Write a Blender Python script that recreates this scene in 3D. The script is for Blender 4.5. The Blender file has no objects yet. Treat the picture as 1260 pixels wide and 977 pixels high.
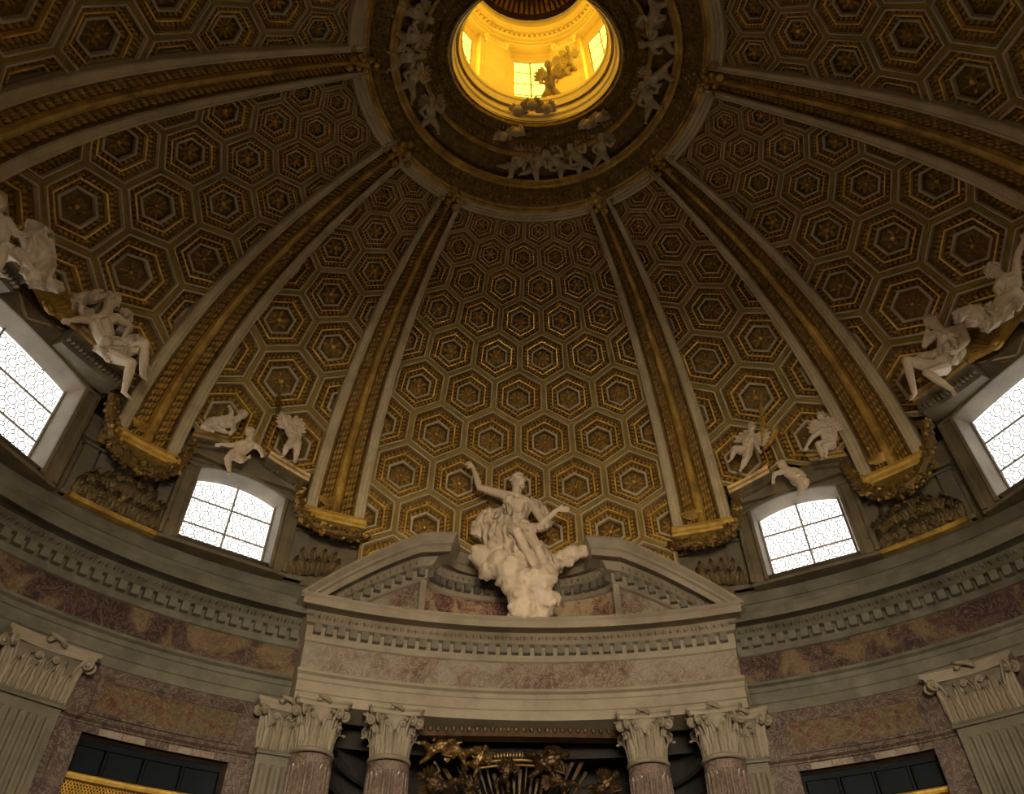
import bpy, bmesh, math, random
import numpy as np
from mathutils import Vector, Matrix

random.seed(7)
scene = bpy.context.scene
COL = scene.collection

# ------------------------------------------------------------------ camera, world, exposure
CAM = Vector((-1.186, -8.031, 1.6))
yaw, pitch, roll = math.radians(3.4775), math.radians(44.284), math.radians(-0.492)
fwd = Vector((math.sin(yaw)*math.cos(pitch), math.cos(yaw)*math.cos(pitch), math.sin(pitch)))
rgt = Vector((math.cos(yaw), -math.sin(yaw), 0))
upv = rgt.cross(fwd)
r2 = rgt*math.cos(roll) + upv*math.sin(roll)
u2 = upv*math.cos(roll) - rgt*math.sin(roll)
cam_data = bpy.data.cameras.new('camera')
cam = bpy.data.objects.new('camera', cam_data)
COL.objects.link(cam)
cam.matrix_world = Matrix(((r2.x, u2.x, -fwd.x, CAM.x), (r2.y, u2.y, -fwd.y, CAM.y), (r2.z, u2.z, -fwd.z, CAM.z), (0, 0, 0, 1)))
cam_data.sensor_width = 36.0
cam_data.lens = 36.0*935.97/1260.0
cam_data.clip_end = 200
scene.camera = cam

world = bpy.data.worlds.new('world')
scene.world = world
world.use_nodes = True
world.node_tree.nodes['Background'].inputs[0].default_value = (0.75, 0.85, 1.0, 1)
world.node_tree.nodes['Background'].inputs[1].default_value = 0.6

scene.view_settings.view_transform = 'Standard'
scene.view_settings.look = 'None'
scene.view_settings.gamma = 1.0
scene.view_settings.exposure = 0.0
scene.view_settings.use_curve_mapping = False
E_WINDOW = 2.0        # attic windows, daylight through leaded glass
E_REAR = 2.0          # the attic windows on the entrance side
E_FILL = 74.0         # added glowing window behind the viewer, lights the altar side
E_LANTERN = 4.6       # yellow glass of the lantern
scene.cycles.max_bounces = 6
scene.cycles.diffuse_bounces = 4
scene.cycles.glossy_bounces = 3
scene.cycles.use_denoising = True
scene.cycles.sample_clamp_indirect = 4.0

# ------------------------------------------------------------------ materials
def N(nt, typ, **kw):
    n = nt.nodes.new(typ)
    for k, v in kw.items():
        if k in n.inputs.keys():
            n.inputs[k].default_value = v
        else:
            setattr(n, k, v)
    return n

def material(name, cols, scale=3.0, rough=0.6, metal=0.0, detail=6.0, bump=0.0, bscale=20.0, stops=None, dist=0.0, vein=None, coat=0.0):
    m = bpy.data.materials.new(name)
    m.use_nodes = True
    nt = m.node_tree
    b = nt.nodes['Principled BSDF']
    b.inputs['Roughness'].default_value = rough
    b.inputs['Metallic'].default_value = metal
    if coat: b.inputs['Coat Weight'].default_value = coat
    tc = N(nt, 'ShaderNodeTexCoord')
    no = N(nt, 'ShaderNodeTexNoise', Scale=scale, Detail=detail, Roughness=0.62, Distortion=dist)
    nt.links.new(tc.outputs['Object'], no.inputs['Vector'])
    cr = N(nt, 'ShaderNodeValToRGB')
    el = cr.color_ramp.elements
    n = len(cols)
    st = stops or [0.32 + 0.36*i/max(1, n-1) for i in range(n)]
    el[0].position, el[0].color = st[0], (*cols[0], 1)
    el[1].position, el[1].color = st[-1], (*cols[-1], 1)
    for i in range(1, n-1):
        e = el.new(st[i]); e.color = (*cols[i], 1)
    nt.links.new(no.outputs['Fac'], cr.inputs['Fac'])
    out = cr.outputs['Color']
    if vein:
        vc, vs, vw = vein
        n2 = N(nt, 'ShaderNodeTexNoise', Scale=vs, Detail=5.0, Roughness=0.7, Distortion=2.4)
        nt.links.new(tc.outputs['Object'], n2.inputs['Vector'])
        s = N(nt, 'ShaderNodeMath', operation='SUBTRACT'); s.inputs[1].default_value = 0.5
        a = N(nt, 'ShaderNodeMath', operation='ABSOLUTE')
        mr = N(nt, 'ShaderNodeMapRange'); mr.inputs['From Min'].default_value = 0.0; mr.inputs['From Max'].default_value = vw
        mr.inputs['To Min'].default_value = 0.85; mr.inputs['To Max'].default_value = 0.0
        nt.links.new(n2.outputs['Fac'], s.inputs[0]); nt.links.new(s.outputs[0], a.inputs[0]); nt.links.new(a.outputs[0], mr.inputs['Value'])
        mx = N(nt, 'ShaderNodeMix', data_type='RGBA')
        nt.links.new(mr.outputs['Result'], mx.inputs[0]); nt.links.new(out, mx.inputs[6]); mx.inputs[7].default_value = (*vc, 1)
        out = mx.outputs[2]
    nt.links.new(out, b.inputs['Base Color'])
    if bump:
        n3 = N(nt, 'ShaderNodeTexNoise', Scale=bscale, Detail=4.0)
        nt.links.new(tc.outputs['Object'], n3.inputs['Vector'])
        bp = N(nt, 'ShaderNodeBump', Strength=bump, Distance=0.05)
        nt.links.new(n3.outputs['Fac'], bp.inputs['Height']); nt.links.new(bp.outputs['Normal'], b.inputs['Normal'])
    return m

def emitter(name, col, strength):
    m = bpy.data.materials.new(name); m.use_nodes = True
    nt = m.node_tree; b = nt.nodes['Principled BSDF']
    b.inputs['Base Color'].default_value = (0.8, 0.8, 0.78, 1); b.inputs['Roughness'].default_value = 0.25
    b.inputs['Emission Color'].default_value = (*col, 1); b.inputs['Emission Strength'].default_value = strength
    return m

M = {}
M['gilt'] = material('aged gilding', [(0.19, 0.105, 0.02), (0.40, 0.24, 0.045), (0.62, 0.40, 0.09)], 2.2, 0.42, 0.2, bump=0.25, bscale=18)
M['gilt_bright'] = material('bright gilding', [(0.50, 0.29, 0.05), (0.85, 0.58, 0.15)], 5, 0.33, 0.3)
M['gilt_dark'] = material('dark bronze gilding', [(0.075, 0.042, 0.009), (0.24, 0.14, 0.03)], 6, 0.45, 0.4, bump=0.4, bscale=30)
M['relief'] = material('browned relief gilding', [(0.07, 0.052, 0.026), (0.15, 0.105, 0.04), (0.33, 0.21, 0.055)], 3.5, 0.5, 0.15, stops=[0.38, 0.52, 0.66], bump=0.4, bscale=30)
M['band'] = material('gilt brown band', [(0.22, 0.145, 0.028), (0.40, 0.275, 0.065)], 1.6, 0.6, 0.1, bump=0.3, bscale=40)
M['grey_fillet'] = material('grey stucco fillet', [(0.36, 0.29, 0.17), (0.54, 0.44, 0.28)], 1.5, 0.7)
M['stone'] = material('grey travertine', [(0.068, 0.062, 0.044), (0.115, 0.105, 0.076), (0.165, 0.15, 0.112)], 1.3, 0.62, bump=0.08, bscale=14)
M['stone_warm'] = material('warm limestone', [(0.17, 0.14, 0.095), (0.25, 0.208, 0.148), (0.32, 0.27, 0.195)], 0.9, 0.6, bump=0.06, bscale=14)
M['stone_mid'] = material('grey brown limestone', [(0.10, 0.09, 0.062), (0.17, 0.15, 0.108)], 1.3, 0.6, bump=0.06, bscale=14)
M['stone_dark'] = material('brown stone', [(0.11, 0.095, 0.07), (0.20, 0.17, 0.12)], 2.0, 0.65)
M['attic'] = material('brown painted stucco', [(0.09, 0.07, 0.04), (0.18, 0.14, 0.08)], 1.8, 0.6, bump=0.08)
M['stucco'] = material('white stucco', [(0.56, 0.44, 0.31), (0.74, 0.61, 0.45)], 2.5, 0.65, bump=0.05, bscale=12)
M['stucco_dim'] = material('cream stucco darkened with age', [(0.32, 0.245, 0.13), (0.50, 0.40, 0.235)], 3.5, 0.65)  # darker copy of the stucco, dim light put into its colour
def cloth_material(name):
    m = M['stucco'].copy(); m.name = name; nt = m.node_tree; b = nt.nodes['Principled BSDF']
    tc = N(nt, 'ShaderNodeTexCoord'); w = N(nt, 'ShaderNodeTexWave', Scale=1.5, Distortion=9.0, Detail=2.0)
    w.inputs['Detail Scale'].default_value = 0.8
    nt.links.new(tc.outputs['Object'], w.inputs['Vector'])
    bp = N(nt, 'ShaderNodeBump', Strength=0.9, Distance=0.10)
    nt.links.new(w.outputs['Fac'], bp.inputs['Height']); nt.links.new(bp.outputs['Normal'], b.inputs['Normal'])
    return m
M['stucco_cloth'] = cloth_material('white stucco drapery folds')
M['marble_red'] = material('red veined breccia', [(0.043, 0.024, 0.019), (0.069, 0.043, 0.034), (0.110, 0.075, 0.058)], 1.8, 0.33, dist=1.0, vein=((0.230, 0.190, 0.150), 2.4, 0.034))
M['marble_frieze'] = material('purple and ochre breccia', [(0.035, 0.016, 0.016), (0.062, 0.031, 0.027), (0.133, 0.086, 0.039), (0.156, 0.109, 0.058)], 0.8, 0.35, stops=[0.42, 0.49, 0.54, 0.62], dist=0.8, vein=((0.265, 0.203, 0.148), 2.6, 0.022))
M['marble_tympanum'] = material('red and tan breccia', [(0.11, 0.045, 0.032), (0.19, 0.085, 0.06), (0.36, 0.24, 0.13), (0.42, 0.32, 0.22)], 1.5, 0.35, stops=[0.42, 0.49, 0.54, 0.62], dist=0.8, vein=((0.5, 0.42, 0.32), 2.6, 0.03))
M['marble_pink'] = material('brown and grey breccia', [(0.115, 0.061, 0.043), (0.194, 0.137, 0.097), (0.245, 0.209, 0.162)], 0.9, 0.35, stops=[0.40, 0.5, 0.6], dist=0.6, vein=((0.360, 0.310, 0.245), 2.4, 0.034))
M['marble_jasper'] = material('ochre and red jasper', [(0.068, 0.052, 0.024), (0.120, 0.080, 0.032), (0.096, 0.032, 0.020), (0.048, 0.024, 0.016)], 2.0, 0.33, stops=[0.40, 0.50, 0.55, 0.64], dist=2.2, vein=((0.240, 0.200, 0.128), 3.0, 0.02))
M['column'] = material('column breccia', [(0.071, 0.042, 0.032), (0.117, 0.075, 0.059), (0.162, 0.113, 0.087)], 2.4, 0.28, dist=0.8, vein=((0.356, 0.298, 0.239), 5.5, 0.03))
M['dark'] = material('dark recess paint', [(0.012, 0.010, 0.008), (0.03, 0.024, 0.018)], 2, 0.8)  # near-black standing in for shade in the recesses, also on the outer shell
M['lattice_dark'] = material('dark glazed wood', [(0.003, 0.006, 0.009), (0.007, 0.012, 0.016)], 2, 0.5)
M['lattice_dark'].node_tree.nodes['Principled BSDF'].inputs['Specular IOR Level'].default_value = 0.12
M['altar'] = material('dark gilt glory', [(0.02, 0.011, 0.004), (0.085, 0.045, 0.012)], 5, 0.45, 0.5)  # gilding darkened to carry the recess shade, also on the lantern vault
M['altar_gilt'] = material('gilt of the altar angels', [(0.08, 0.04, 0.01), (0.22, 0.13, 0.035)], 5, 0.4, 0.5)  # recess shade put into the gilding of angels and frame
M['recess'] = material('dark recess stone', [(0.03, 0.03, 0.028), (0.055, 0.055, 0.05)], 2, 0.7)  # stone colour lowered for the shade behind the columns
M['lead'] = material('lead came', [(0.10, 0.10, 0.10), (0.16, 0.16, 0.16)], 4, 0.5)
M['iron'] = material('window bar', [(0.25, 0.22, 0.19), (0.3, 0.27, 0.23)], 4, 0.5)
M['lantern_wall'] = material('yellow cream plaster', [(0.70, 0.56, 0.28), (0.82, 0.68, 0.38)], 1.5, 0.7)
M['floor'] = material('floor marble', [(0.32, 0.29, 0.25), (0.5, 0.46, 0.4)], 0.6, 0.35)
M['glass_day'] = emitter('daylit leaded glass', (1.0, 0.975, 0.95), E_WINDOW)
M['glass_rear'] = emitter('daylit rear glass', (1.0, 0.90, 0.74), E_REAR)
M['glass_entry'] = emitter('daylit entrance glass', (1.0, 0.83, 0.60), E_FILL)  # glow of the added window, set to brighten the altar side
M['glass_yellow'] = emitter('daylit yellow glass', (1.0, 0.64, 0.06), E_LANTERN)

# ------------------------------------------------------------------ mesh helpers
class MB:
    def __init__(s): s.v, s.f, s.m = [], [], []
    def add(s, vs, fs, mi=0):
        o = len(s.v); s.v.extend([tuple(p) for p in vs])
        for f in fs: s.f.append(tuple(i+o for i in f)); s.m.append(mi)
        return s
    def grid(s, rows, mi=0, close_u=False, close_v=False, mcol=None):
        """rows: list of lists of points"""
        o = len(s.v); nr, nc = len(rows), len(rows[0])
        for r in rows: s.v.extend([tuple(p) for p in r])
        for i in range(nr if close_v else nr-1):
            for j in range(nc if close_u else nc-1):
                a = o+i*nc+j; b = o+i*nc+(j+1) % nc; c = o+((i+1) % nr)*nc+(j+1) % nc; d = o+((i+1) % nr)*nc+j
                s.f.append((a, b, c, d)); s.m.append(mcol[j] if mcol else mi)
        return s
    def box(s, c, size, mat=None, mi=0):
        x, y, z = [k/2 for k in size]
        vs = [Vector((a*x, b*y, d*z)) for a in (-1, 1) for b in (-1, 1) for d in (-1, 1)]
        if mat is not None: vs = [mat @ v for v in vs]
        vs = [v+Vector(c) for v in vs]
        s.add(vs, [(0, 1, 3, 2), (4, 6, 7, 5), (0, 4, 5, 1), (2, 3, 7, 6), (0, 2, 6, 4), (1, 5, 7, 3)], mi); return s
    def tube(s, pts, rad, n=8, mi=0, cap=True):
        pts = [Vector(p) for p in pts]
        rad = rad if isinstance(rad, (list, tuple)) else [rad]*len(pts)
        rows = []; prev = None
        for i, p in enumerate(pts):
            t = (pts[min(i+1, len(pts)-1)]-pts[max(i-1, 0)]).normalized()
            a = prev if prev is not None else (Vector((0, 0, 1)) if abs(t.z) < .9 else Vector((1, 0, 0)))
            a = (a-t*a.dot(t)).normalized(); prev = a; b = t.cross(a)
            rows.append([p+(a*math.cos(k*2*math.pi/n)+b*math.sin(k*2*math.pi/n))*rad[i] for k in range(n)])
        o = len(s.v); s.grid(rows, mi, close_u=True)
        if cap:
            s.f.append(tuple(o+k for k in range(n-1, -1, -1))); s.m.append(mi)
            s.f.append(tuple(o+(len(pts)-1)*n+k for k in range(n))); s.m.append(mi)
        return s
    def ball(s, c, r, nu=8, nv=5, mat=None, mi=0):
        c = Vector(c); r = Vector(r) if not isinstance(r, (int, float)) else Vector((r, r, r))
        rows = []
        for i in range(nv+1):
            th = math.pi*i/nv
            row = []
            for j in range(nu):
                p = Vector((r.x*math.sin(th)*math.cos(2*math.pi*j/nu), r.y*math.sin(th)*math.sin(2*math.pi*j/nu), r.z*math.cos(th)))
                if mat is not None: p = mat @ p
                row.append(c+p)
            rows.append(row)
        return s.grid(rows, mi, close_u=True)
    def lathe(s, prof, c=(0, 0, 0), n=24, mi=0):
        rows = [[(c[0]+r*math.cos(2*math.pi*k/n), c[1]+r*math.sin(2*math.pi*k/n), c[2]+z) for k in range(n)] for r, z in prof]
        return s.grid(rows, mi, close_u=True)
    def mesh(s, name, mats, smooth=False):
        me = bpy.data.meshes.new(name); me.from_pydata(s.v, [], s.f)
        for m in (mats if isinstance(mats, (list, tuple)) else [mats]): me.materials.append(m)
        if any(s.m): me.polygons.foreach_set('material_index', s.m)
        if smooth: me.polygons.foreach_set('use_smooth', [True]*len(s.f))
        me.validate(); me.update(); return me
    def build(s, name, mats, parent=None, smooth=False, **kw):
        return link(name, s.mesh(name, mats, smooth), parent, **kw)

def link(name, me, parent=None, **kw):
    o = bpy.data.objects.new(name, me); COL.objects.link(o)
    if parent is not None:
        o.parent = parent; o.matrix_parent_inverse = abs_matrix(parent).inverted()
    for k, v in kw.items():
        if v is not None: o[k] = v
    return o

def abs_matrix(o):
    m = o.matrix_basis.copy()
    if o.parent: m = abs_matrix(o.parent) @ o.matrix_parent_inverse @ m
    return m

def thing(name, loc, label, category=None, group=None, kind=None):
    o = bpy.data.objects.new(name, None); COL.objects.link(o); o.location = loc; o.empty_display_size = 0.2
    o['label'] = label
    if category: o['category'] = category
    if group: o['group'] = group
    if kind: o['kind'] = kind
    return o

def place(me, name, mw, parent, **kw):
    """a part sharing mesh data, placed by a world matrix"""
    o = link(name, me, parent, **kw); o.matrix_basis = mw; return o

def frame(pos, z, x=None):
    """matrix with local z along z, local x close to x"""
    z = Vector(z).normalized(); x = Vector(x if x is not None else (0, 0, 1))
    x = (x-z*x.dot(z)).normalized(); y = z.cross(x)
    return Matrix(((x.x, y.x, z.x, pos[0]), (x.y, y.y, z.y, pos[1]), (x.z, y.z, z.z, pos[2]), (0, 0, 0, 1)))

# ------------------------------------------------------------------ the oval plan
A0, B0 = 11.65, 9.61          # semi-axes of the wall face
D = math.pi/180
def E(phi, off, z): return Vector(((A0+off)*math.sin(phi*D), (B0+off)*math.cos(phi*D), z))
def nrm(phi):                 # outward horizontal normal
    return Vector((math.sin(phi*D)/A0, math.cos(phi*D)/B0, 0)).normalized()
def tan(phi): n = nrm(phi); return Vector((n.y, -n.x, 0))   # direction of growing phi
def phi_at_x(x, off): return math.asin(x/(A0+off))/D
def arc_phis(p0, p1, step=1.5):
    n = max(2, int(abs(p1-p0)/step)+1); return [p0+(p1-p0)*i/(n-1) for i in range(n)]
def sweep(mb, prof, p0, p1, step=1.5, mi=0, cap=True, mcol=None, mitre=None):
    rows = [[E(p, o, z) for o, z in prof] for p in arc_phis(p0, p1, step)]
    if mitre is not None:      # the mouldings return round the two ends
        for i, sg, p in ((0, -1, p0), (-1, 1, p1)):
            rows[i] = [q+tan(p)*sg*max(0.0, mitre-o)*.45 for q, (o, z) in zip(rows[i], prof)]
    k = len(mb.v); mb.grid(rows, mi, mcol=mcol)
    if cap and len(prof) > 2:
        n = len(prof); mb.f.append(tuple(k+j for j in range(n))); mb.m.append(mi)
        L = len(rows); mb.f.append(tuple(k+(L-1)*n+j for j in range(n-1, -1, -1))); mb.m.append(mi)
    return mb

# ------------------------------------------------------------------ the dome surface
ZS, AS, BS = 13.03, 11.376, 9.334
ZR, AR, BR = 21.378, 4.382, 4.23
C1, E1, C2, E2 = 0.545, 0.029, 0.402, 0.167
def prof_uw(t):
    t = np.asarray(t, float); tc = np.clip(t, 0, 1)
    b0, b1, b2, b3 = (1-tc)**3, 3*(1-tc)**2*tc, 3*(1-tc)*tc**2, tc**3
    u = b0+b1*(1-E1)+b2*C2; w = b1*C1+b2*(1-E2)+b3
    w = np.where(t < 0, 1.7*t, w)
    return u, w
class Gore:
    def __init__(g, sl, rl, sr, rr): g.e = (sl, rl, sr, rr)
    def pt(g, s, t):
        u, w = prof_uw(t); s = np.asarray(s, float)
        sl, rl, sr, rr = g.e
        ph = ((sl+(rl-sl)*(1-u))*(1-s)+(sr+(rr-sr)*(1-u))*s)*D
        a, b = AR+(AS-AR)*u, BR+(BS-BR)*u
        return np.stack([a*np.sin(ph), b*np.cos(ph), ZR-(ZR-ZS)*(1-w)], -1)
    def normal(g, s, t):       # inward
        h = 1e-3
        ds = g.pt(np.asarray(s)+h, t)-g.pt(np.asarray(s)-h, t); dt = g.pt(s, np.asarray(t)+h)-g.pt(s, np.asarray(t)-h)
        n = np.cross(ds, dt); n /= np.linalg.norm(n, axis=-1, keepdims=True)+1e-12
        c = g.pt(s, t); c = -c; c[..., 2] = 0
        sg = np.sign((n*c).sum(-1, keepdims=True)); return n*np.where(sg == 0, 1, sg)
    def at(g, s, t, h): return g.pt(s, t)+g.normal(s, t)*np.asarray(h)[..., None]
    def table(g, t0=-0.14):
        T = np.linspace(t0, 1, 500); m = [g.pt(np.full_like(T, k), T) for k in (0, .5, 1)]
        w = np.linalg.norm(m[2]-m[1], axis=1)+np.linalg.norm(m[1]-m[0], axis=1)
        ds = np.r_[0, np.linalg.norm(np.diff(m[1], axis=0), axis=1)]
        v = np.cumsum(ds/w); v -= np.interp(0, T, v); return T, v, w
RIB = {1: (21.164, 24.096, 29.228, 32.662), 2: (47.088, 50.051, 56.21, 59.643), 3: (88.082, 84.328, 98.323, 94.927)}
RIB4 = (130., 126., 139., 135.)
def gore_between(ra, rb): return Gore(ra[2], ra[3], rb[0], rb[1])
def mirror(g): sl, rl, sr, rr = g.e; return Gore(-sr, -rr, -sl, -rl)
GC = Gore(-RIB[1][0], -RIB[1][1], RIB[1][0], RIB[1][1])
GR = {1: gore_between(RIB[1], RIB[2]), 2: gore_between(RIB[2], RIB[3]), 3: gore_between(RIB[3], RIB4)}
GL = {k: mirror(g) for k, g in GR.items()}

# ================================================================== STRUCTURE: floor, lower walls
mb = MB()
c = len(mb.v); ring = [E(p, 3.0, 0) for p in range(0, 360, 6)]
mb.add(ring, [tuple(range(len(ring)))]); mb.build('floor', M['floor'], kind='structure', label='polished marble floor of the oval church')

# ================================================================== DOME: coffered gores
HEX = [(math.sin(k*math.pi/3)/math.sqrt(3), math.cos(k*math.pi/3)/math.sqrt(3)) for k in range(6)]
# (scale, depth, material of the band that starts at this ring): 0 brown band, 1 grey, 2 gilt, 3 bright, 4 dark that puts shade into the hollows
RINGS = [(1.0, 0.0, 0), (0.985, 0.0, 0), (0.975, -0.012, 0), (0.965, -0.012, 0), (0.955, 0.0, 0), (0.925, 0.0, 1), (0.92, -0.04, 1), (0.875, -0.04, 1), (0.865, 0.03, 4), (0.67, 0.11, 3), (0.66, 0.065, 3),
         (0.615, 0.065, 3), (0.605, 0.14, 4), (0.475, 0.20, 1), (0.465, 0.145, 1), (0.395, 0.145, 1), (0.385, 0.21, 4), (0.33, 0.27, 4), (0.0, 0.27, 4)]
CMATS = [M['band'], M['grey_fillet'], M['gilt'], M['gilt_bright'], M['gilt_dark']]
def coffer_flat():
    v, f, m = [], [], []
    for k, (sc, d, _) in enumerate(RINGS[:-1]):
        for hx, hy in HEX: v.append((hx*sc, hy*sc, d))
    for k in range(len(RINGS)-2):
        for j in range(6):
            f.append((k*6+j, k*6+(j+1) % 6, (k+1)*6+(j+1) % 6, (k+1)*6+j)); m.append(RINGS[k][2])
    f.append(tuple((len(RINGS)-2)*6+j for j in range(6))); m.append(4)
    # rows of beads and eggs along the sloping mouldings, bright gilding painting their highlights
    for sc, n, rl, tl, d0, h, mi in ((0.83, 8, .026, .030, 0.045, .04, 2), (0.745, 6, .042, .036, 0.08, .075, 3), (0.545, 4, .036, .034, 0.17, .065, 3)):
        for j in range(6):
            a = np.array(HEX[j])*sc; b = np.array(HEX[(j+1) % 6])*sc
            tg = (b-a)/np.linalg.norm(b-a); nm = np.array([-tg[1], tg[0]])
            for i in range(n):
                c = a+(b-a)*(i+.5)/n; o = len(v)
                for q in (c-tg*tl, c+nm*rl, c+tg*tl, c-nm*rl): v.append((q[0], q[1], d0+.015))
                v.append((c[0], c[1], d0-h))
                for q in range(4): f.append((o+q, o+(q+1) % 4, o+4)); m.append(mi)
    return np.array(v), f, m
CV, CF, CM_ = coffer_flat()

def rosette_mesh(name, petals, inner):
    mb = MB()
    for ring_r, hh, n, off in ((1.0, .45, petals, 0), (0.58, .7, petals-2, .3)):
        for k in range(n):
            a = 2*math.pi*k/n+off; w = .85*math.pi/n
            p = lambda r, an, z: (r*math.cos(an), r*math.sin(an), z)
            mb.add([p(.15*ring_r, a, .1), p(.65*ring_r, a-w, .05), p(.65*ring_r, a, hh), p(.65*ring_r, a+w, .05), p(ring_r, a, hh*.55)],
                   [(0, 1, 2), (0, 2, 3), (1, 4, 2), (2, 4, 3)])
    mb.ball((0, 0, .45), inner, 6, 4)
    return mb.mesh(name, M['gilt_bright'])
ROS = [rosette_mesh('rosette', 8, .2), rosette_mesh('rosette', 6, .26), rosette_mesh('rosette', 10, .16)]

def make_gore(g, N_, row0, label, shift=0.0, tmin=0.0, tcut=None, lowest=None):
    """kind structure; every coffer is a part and its rosette a sub-part"""
    T, V, Wd = g.table()
    # backing shell and the stone frame at the top
    mb = MB(); ts = np.linspace(-0.03 if tmin < 0 else (0.075 if tmin > .02 else .03), 1.0, 26); ss = np.linspace(-.03, 1.03, 11)
    rows = [[tuple(p) for p in g.at(ss, np.full_like(ss, t), np.full_like(ss, -.36))] for t in ts]
    mb.grid(rows)
    go = mb.build('ceiling', M['gilt_dark'], smooth=True, kind='structure', label=label)
    mb = MB(); ss = np.linspace(0, 1, 15)
    prof = [(1.0, -.1), (1.0, .14), (0.985, .17), (0.978, .17), (0.975, .13), (0.966, .13), (0.963, .17), (0.955, .17), (0.953, -.1)]
    mb.grid([[tuple(g.at(np.array([s]), np.array([t]), np.array([h]))[0]) for t, h in prof] for s in ss])
    mb.build('top_border', M['grey_fillet'], go)
    vtop = V[-1]*N_
    j = int(math.floor(V[0]*N_/.866))-1
    n_c = 0
    while True:
        cy = (j+row0)*.866
        if cy-.3 > vtop: break
        par = j % 2
        imax = int(N_/2)+2
        for i in range(-imax, imax+1):
            cx = i+.5*par+shift
            if abs(cx) > N_/2+.45: continue
            tc = float(np.interp(cy/N_, V, T))
            if tc < tmin: continue
            P = CV.copy(); P[:, 0] += cx; P[:, 1] += cy
            fs, ms = CF, CM_
            vlow = (np.interp(-.031, T, V) if tmin < 0 and abs(cx) < 1.3 else V[0])*N_
            need = abs(cx) > N_/2-.55 or cy+.6 > vtop or cy-.6 < vlow
            if need:
                bm = bmesh.new()
                vv = [bm.verts.new(p) for p in P]
                for f, mm in zip(fs, ms):
                    fc = bm.faces.new([vv[k] for k in f]); fc.material_index = mm
                for co, no in (((N_/2+.02, 0, 0), (1, 0, 0)), ((-N_/2-.02, 0, 0), (-1, 0, 0)), ((0, vtop, 0), (0, 1, 0)), ((0, vlow, 0), (0, -1, 0))):
                    bmesh.ops.bisect_plane(bm, geom=bm.verts[:]+bm.edges[:]+bm.faces[:], dist=1e-5, plane_co=co, plane_no=no, clear_outer=True)
                bm.verts.index_update()
                P = np.array([v.co[:] for v in bm.verts]).reshape(-1, 3); fs = [[v.index for v in f.verts] for f in bm.faces]; ms = [f.material_index for f in bm.faces]
                bm.free()
                if len(fs) < 12: continue
            size = float(np.interp(tc, T, Wd))/N_
            s = P[:, 0]/N_+.5; t = np.interp(P[:, 1]/N_, V, T)
            W3 = g.at(s, t, -P[:, 2]*size/1.15)
            me = bpy.data.meshes.new('coffer'); me.from_pydata(W3.tolist(), [], fs)
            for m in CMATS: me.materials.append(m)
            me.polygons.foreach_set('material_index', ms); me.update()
            co = link('coffer', me, go); n_c += 1
            if abs(cx) < N_/2+.1 and cy+.15 < vtop and cy-.15 > vlow:
                sc, tcn = np.array([cx/N_+.5]), np.array([tc])
                c = g.at(sc, tcn, np.array([-.30*size/1.15]))[0]; nn = g.normal(sc, tcn)[0]
                mw = frame(c, nn, (0, 0, 1)) @ Matrix.Rotation(random.uniform(0, 1), 4, 'Z') @ Matrix.Scale(size*.195, 4)
                place(random.choice(ROS), 'rosette', mw, co)
        j += 1
    return go
make_gore(GC, 5.0, 1.33, 'broad coffered dome panel over the altar behind the saint statue', tmin=-.12)
make_gore(GL[1], 1.70, 0.15, 'narrow coffered dome panel above the small left window', tmin=.05)
make_gore(GR[1], 1.70, 0.15, 'narrow coffered dome panel above the small right window', tmin=.05)
make_gore(GL[2], 2.54, 1.13, 'wide coffered dome panel above the large left window', shift=-.03, tmin=.05)
make_gore(GR[2], 2.54, 1.13, 'wide coffered dome panel above the large right window', shift=.03, tmin=.05)
make_gore(GL[3], 2.54, 1.13, 'dark coffered dome panel in the upper left corner', tmin=.05)
make_gore(GR[3], 2.54, 1.13, 'darkest coffered dome panel in the upper right corner', tmin=.05)
# rear part of the dome, behind the viewer
rear = Gore(130, 126, 230, 234); mb = MB(); ss = np.linspace(0, 1, 25)
mb.grid([[tuple(p) for p in rear.at(ss, np.full_like(ss, t), np.full_like(ss, -.05))] for t in np.linspace(0, 1, 16)])
mb.build('ceiling', M['gilt'], smooth=True, kind='structure', label='rear part of the gilded dome behind the viewer')

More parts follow.
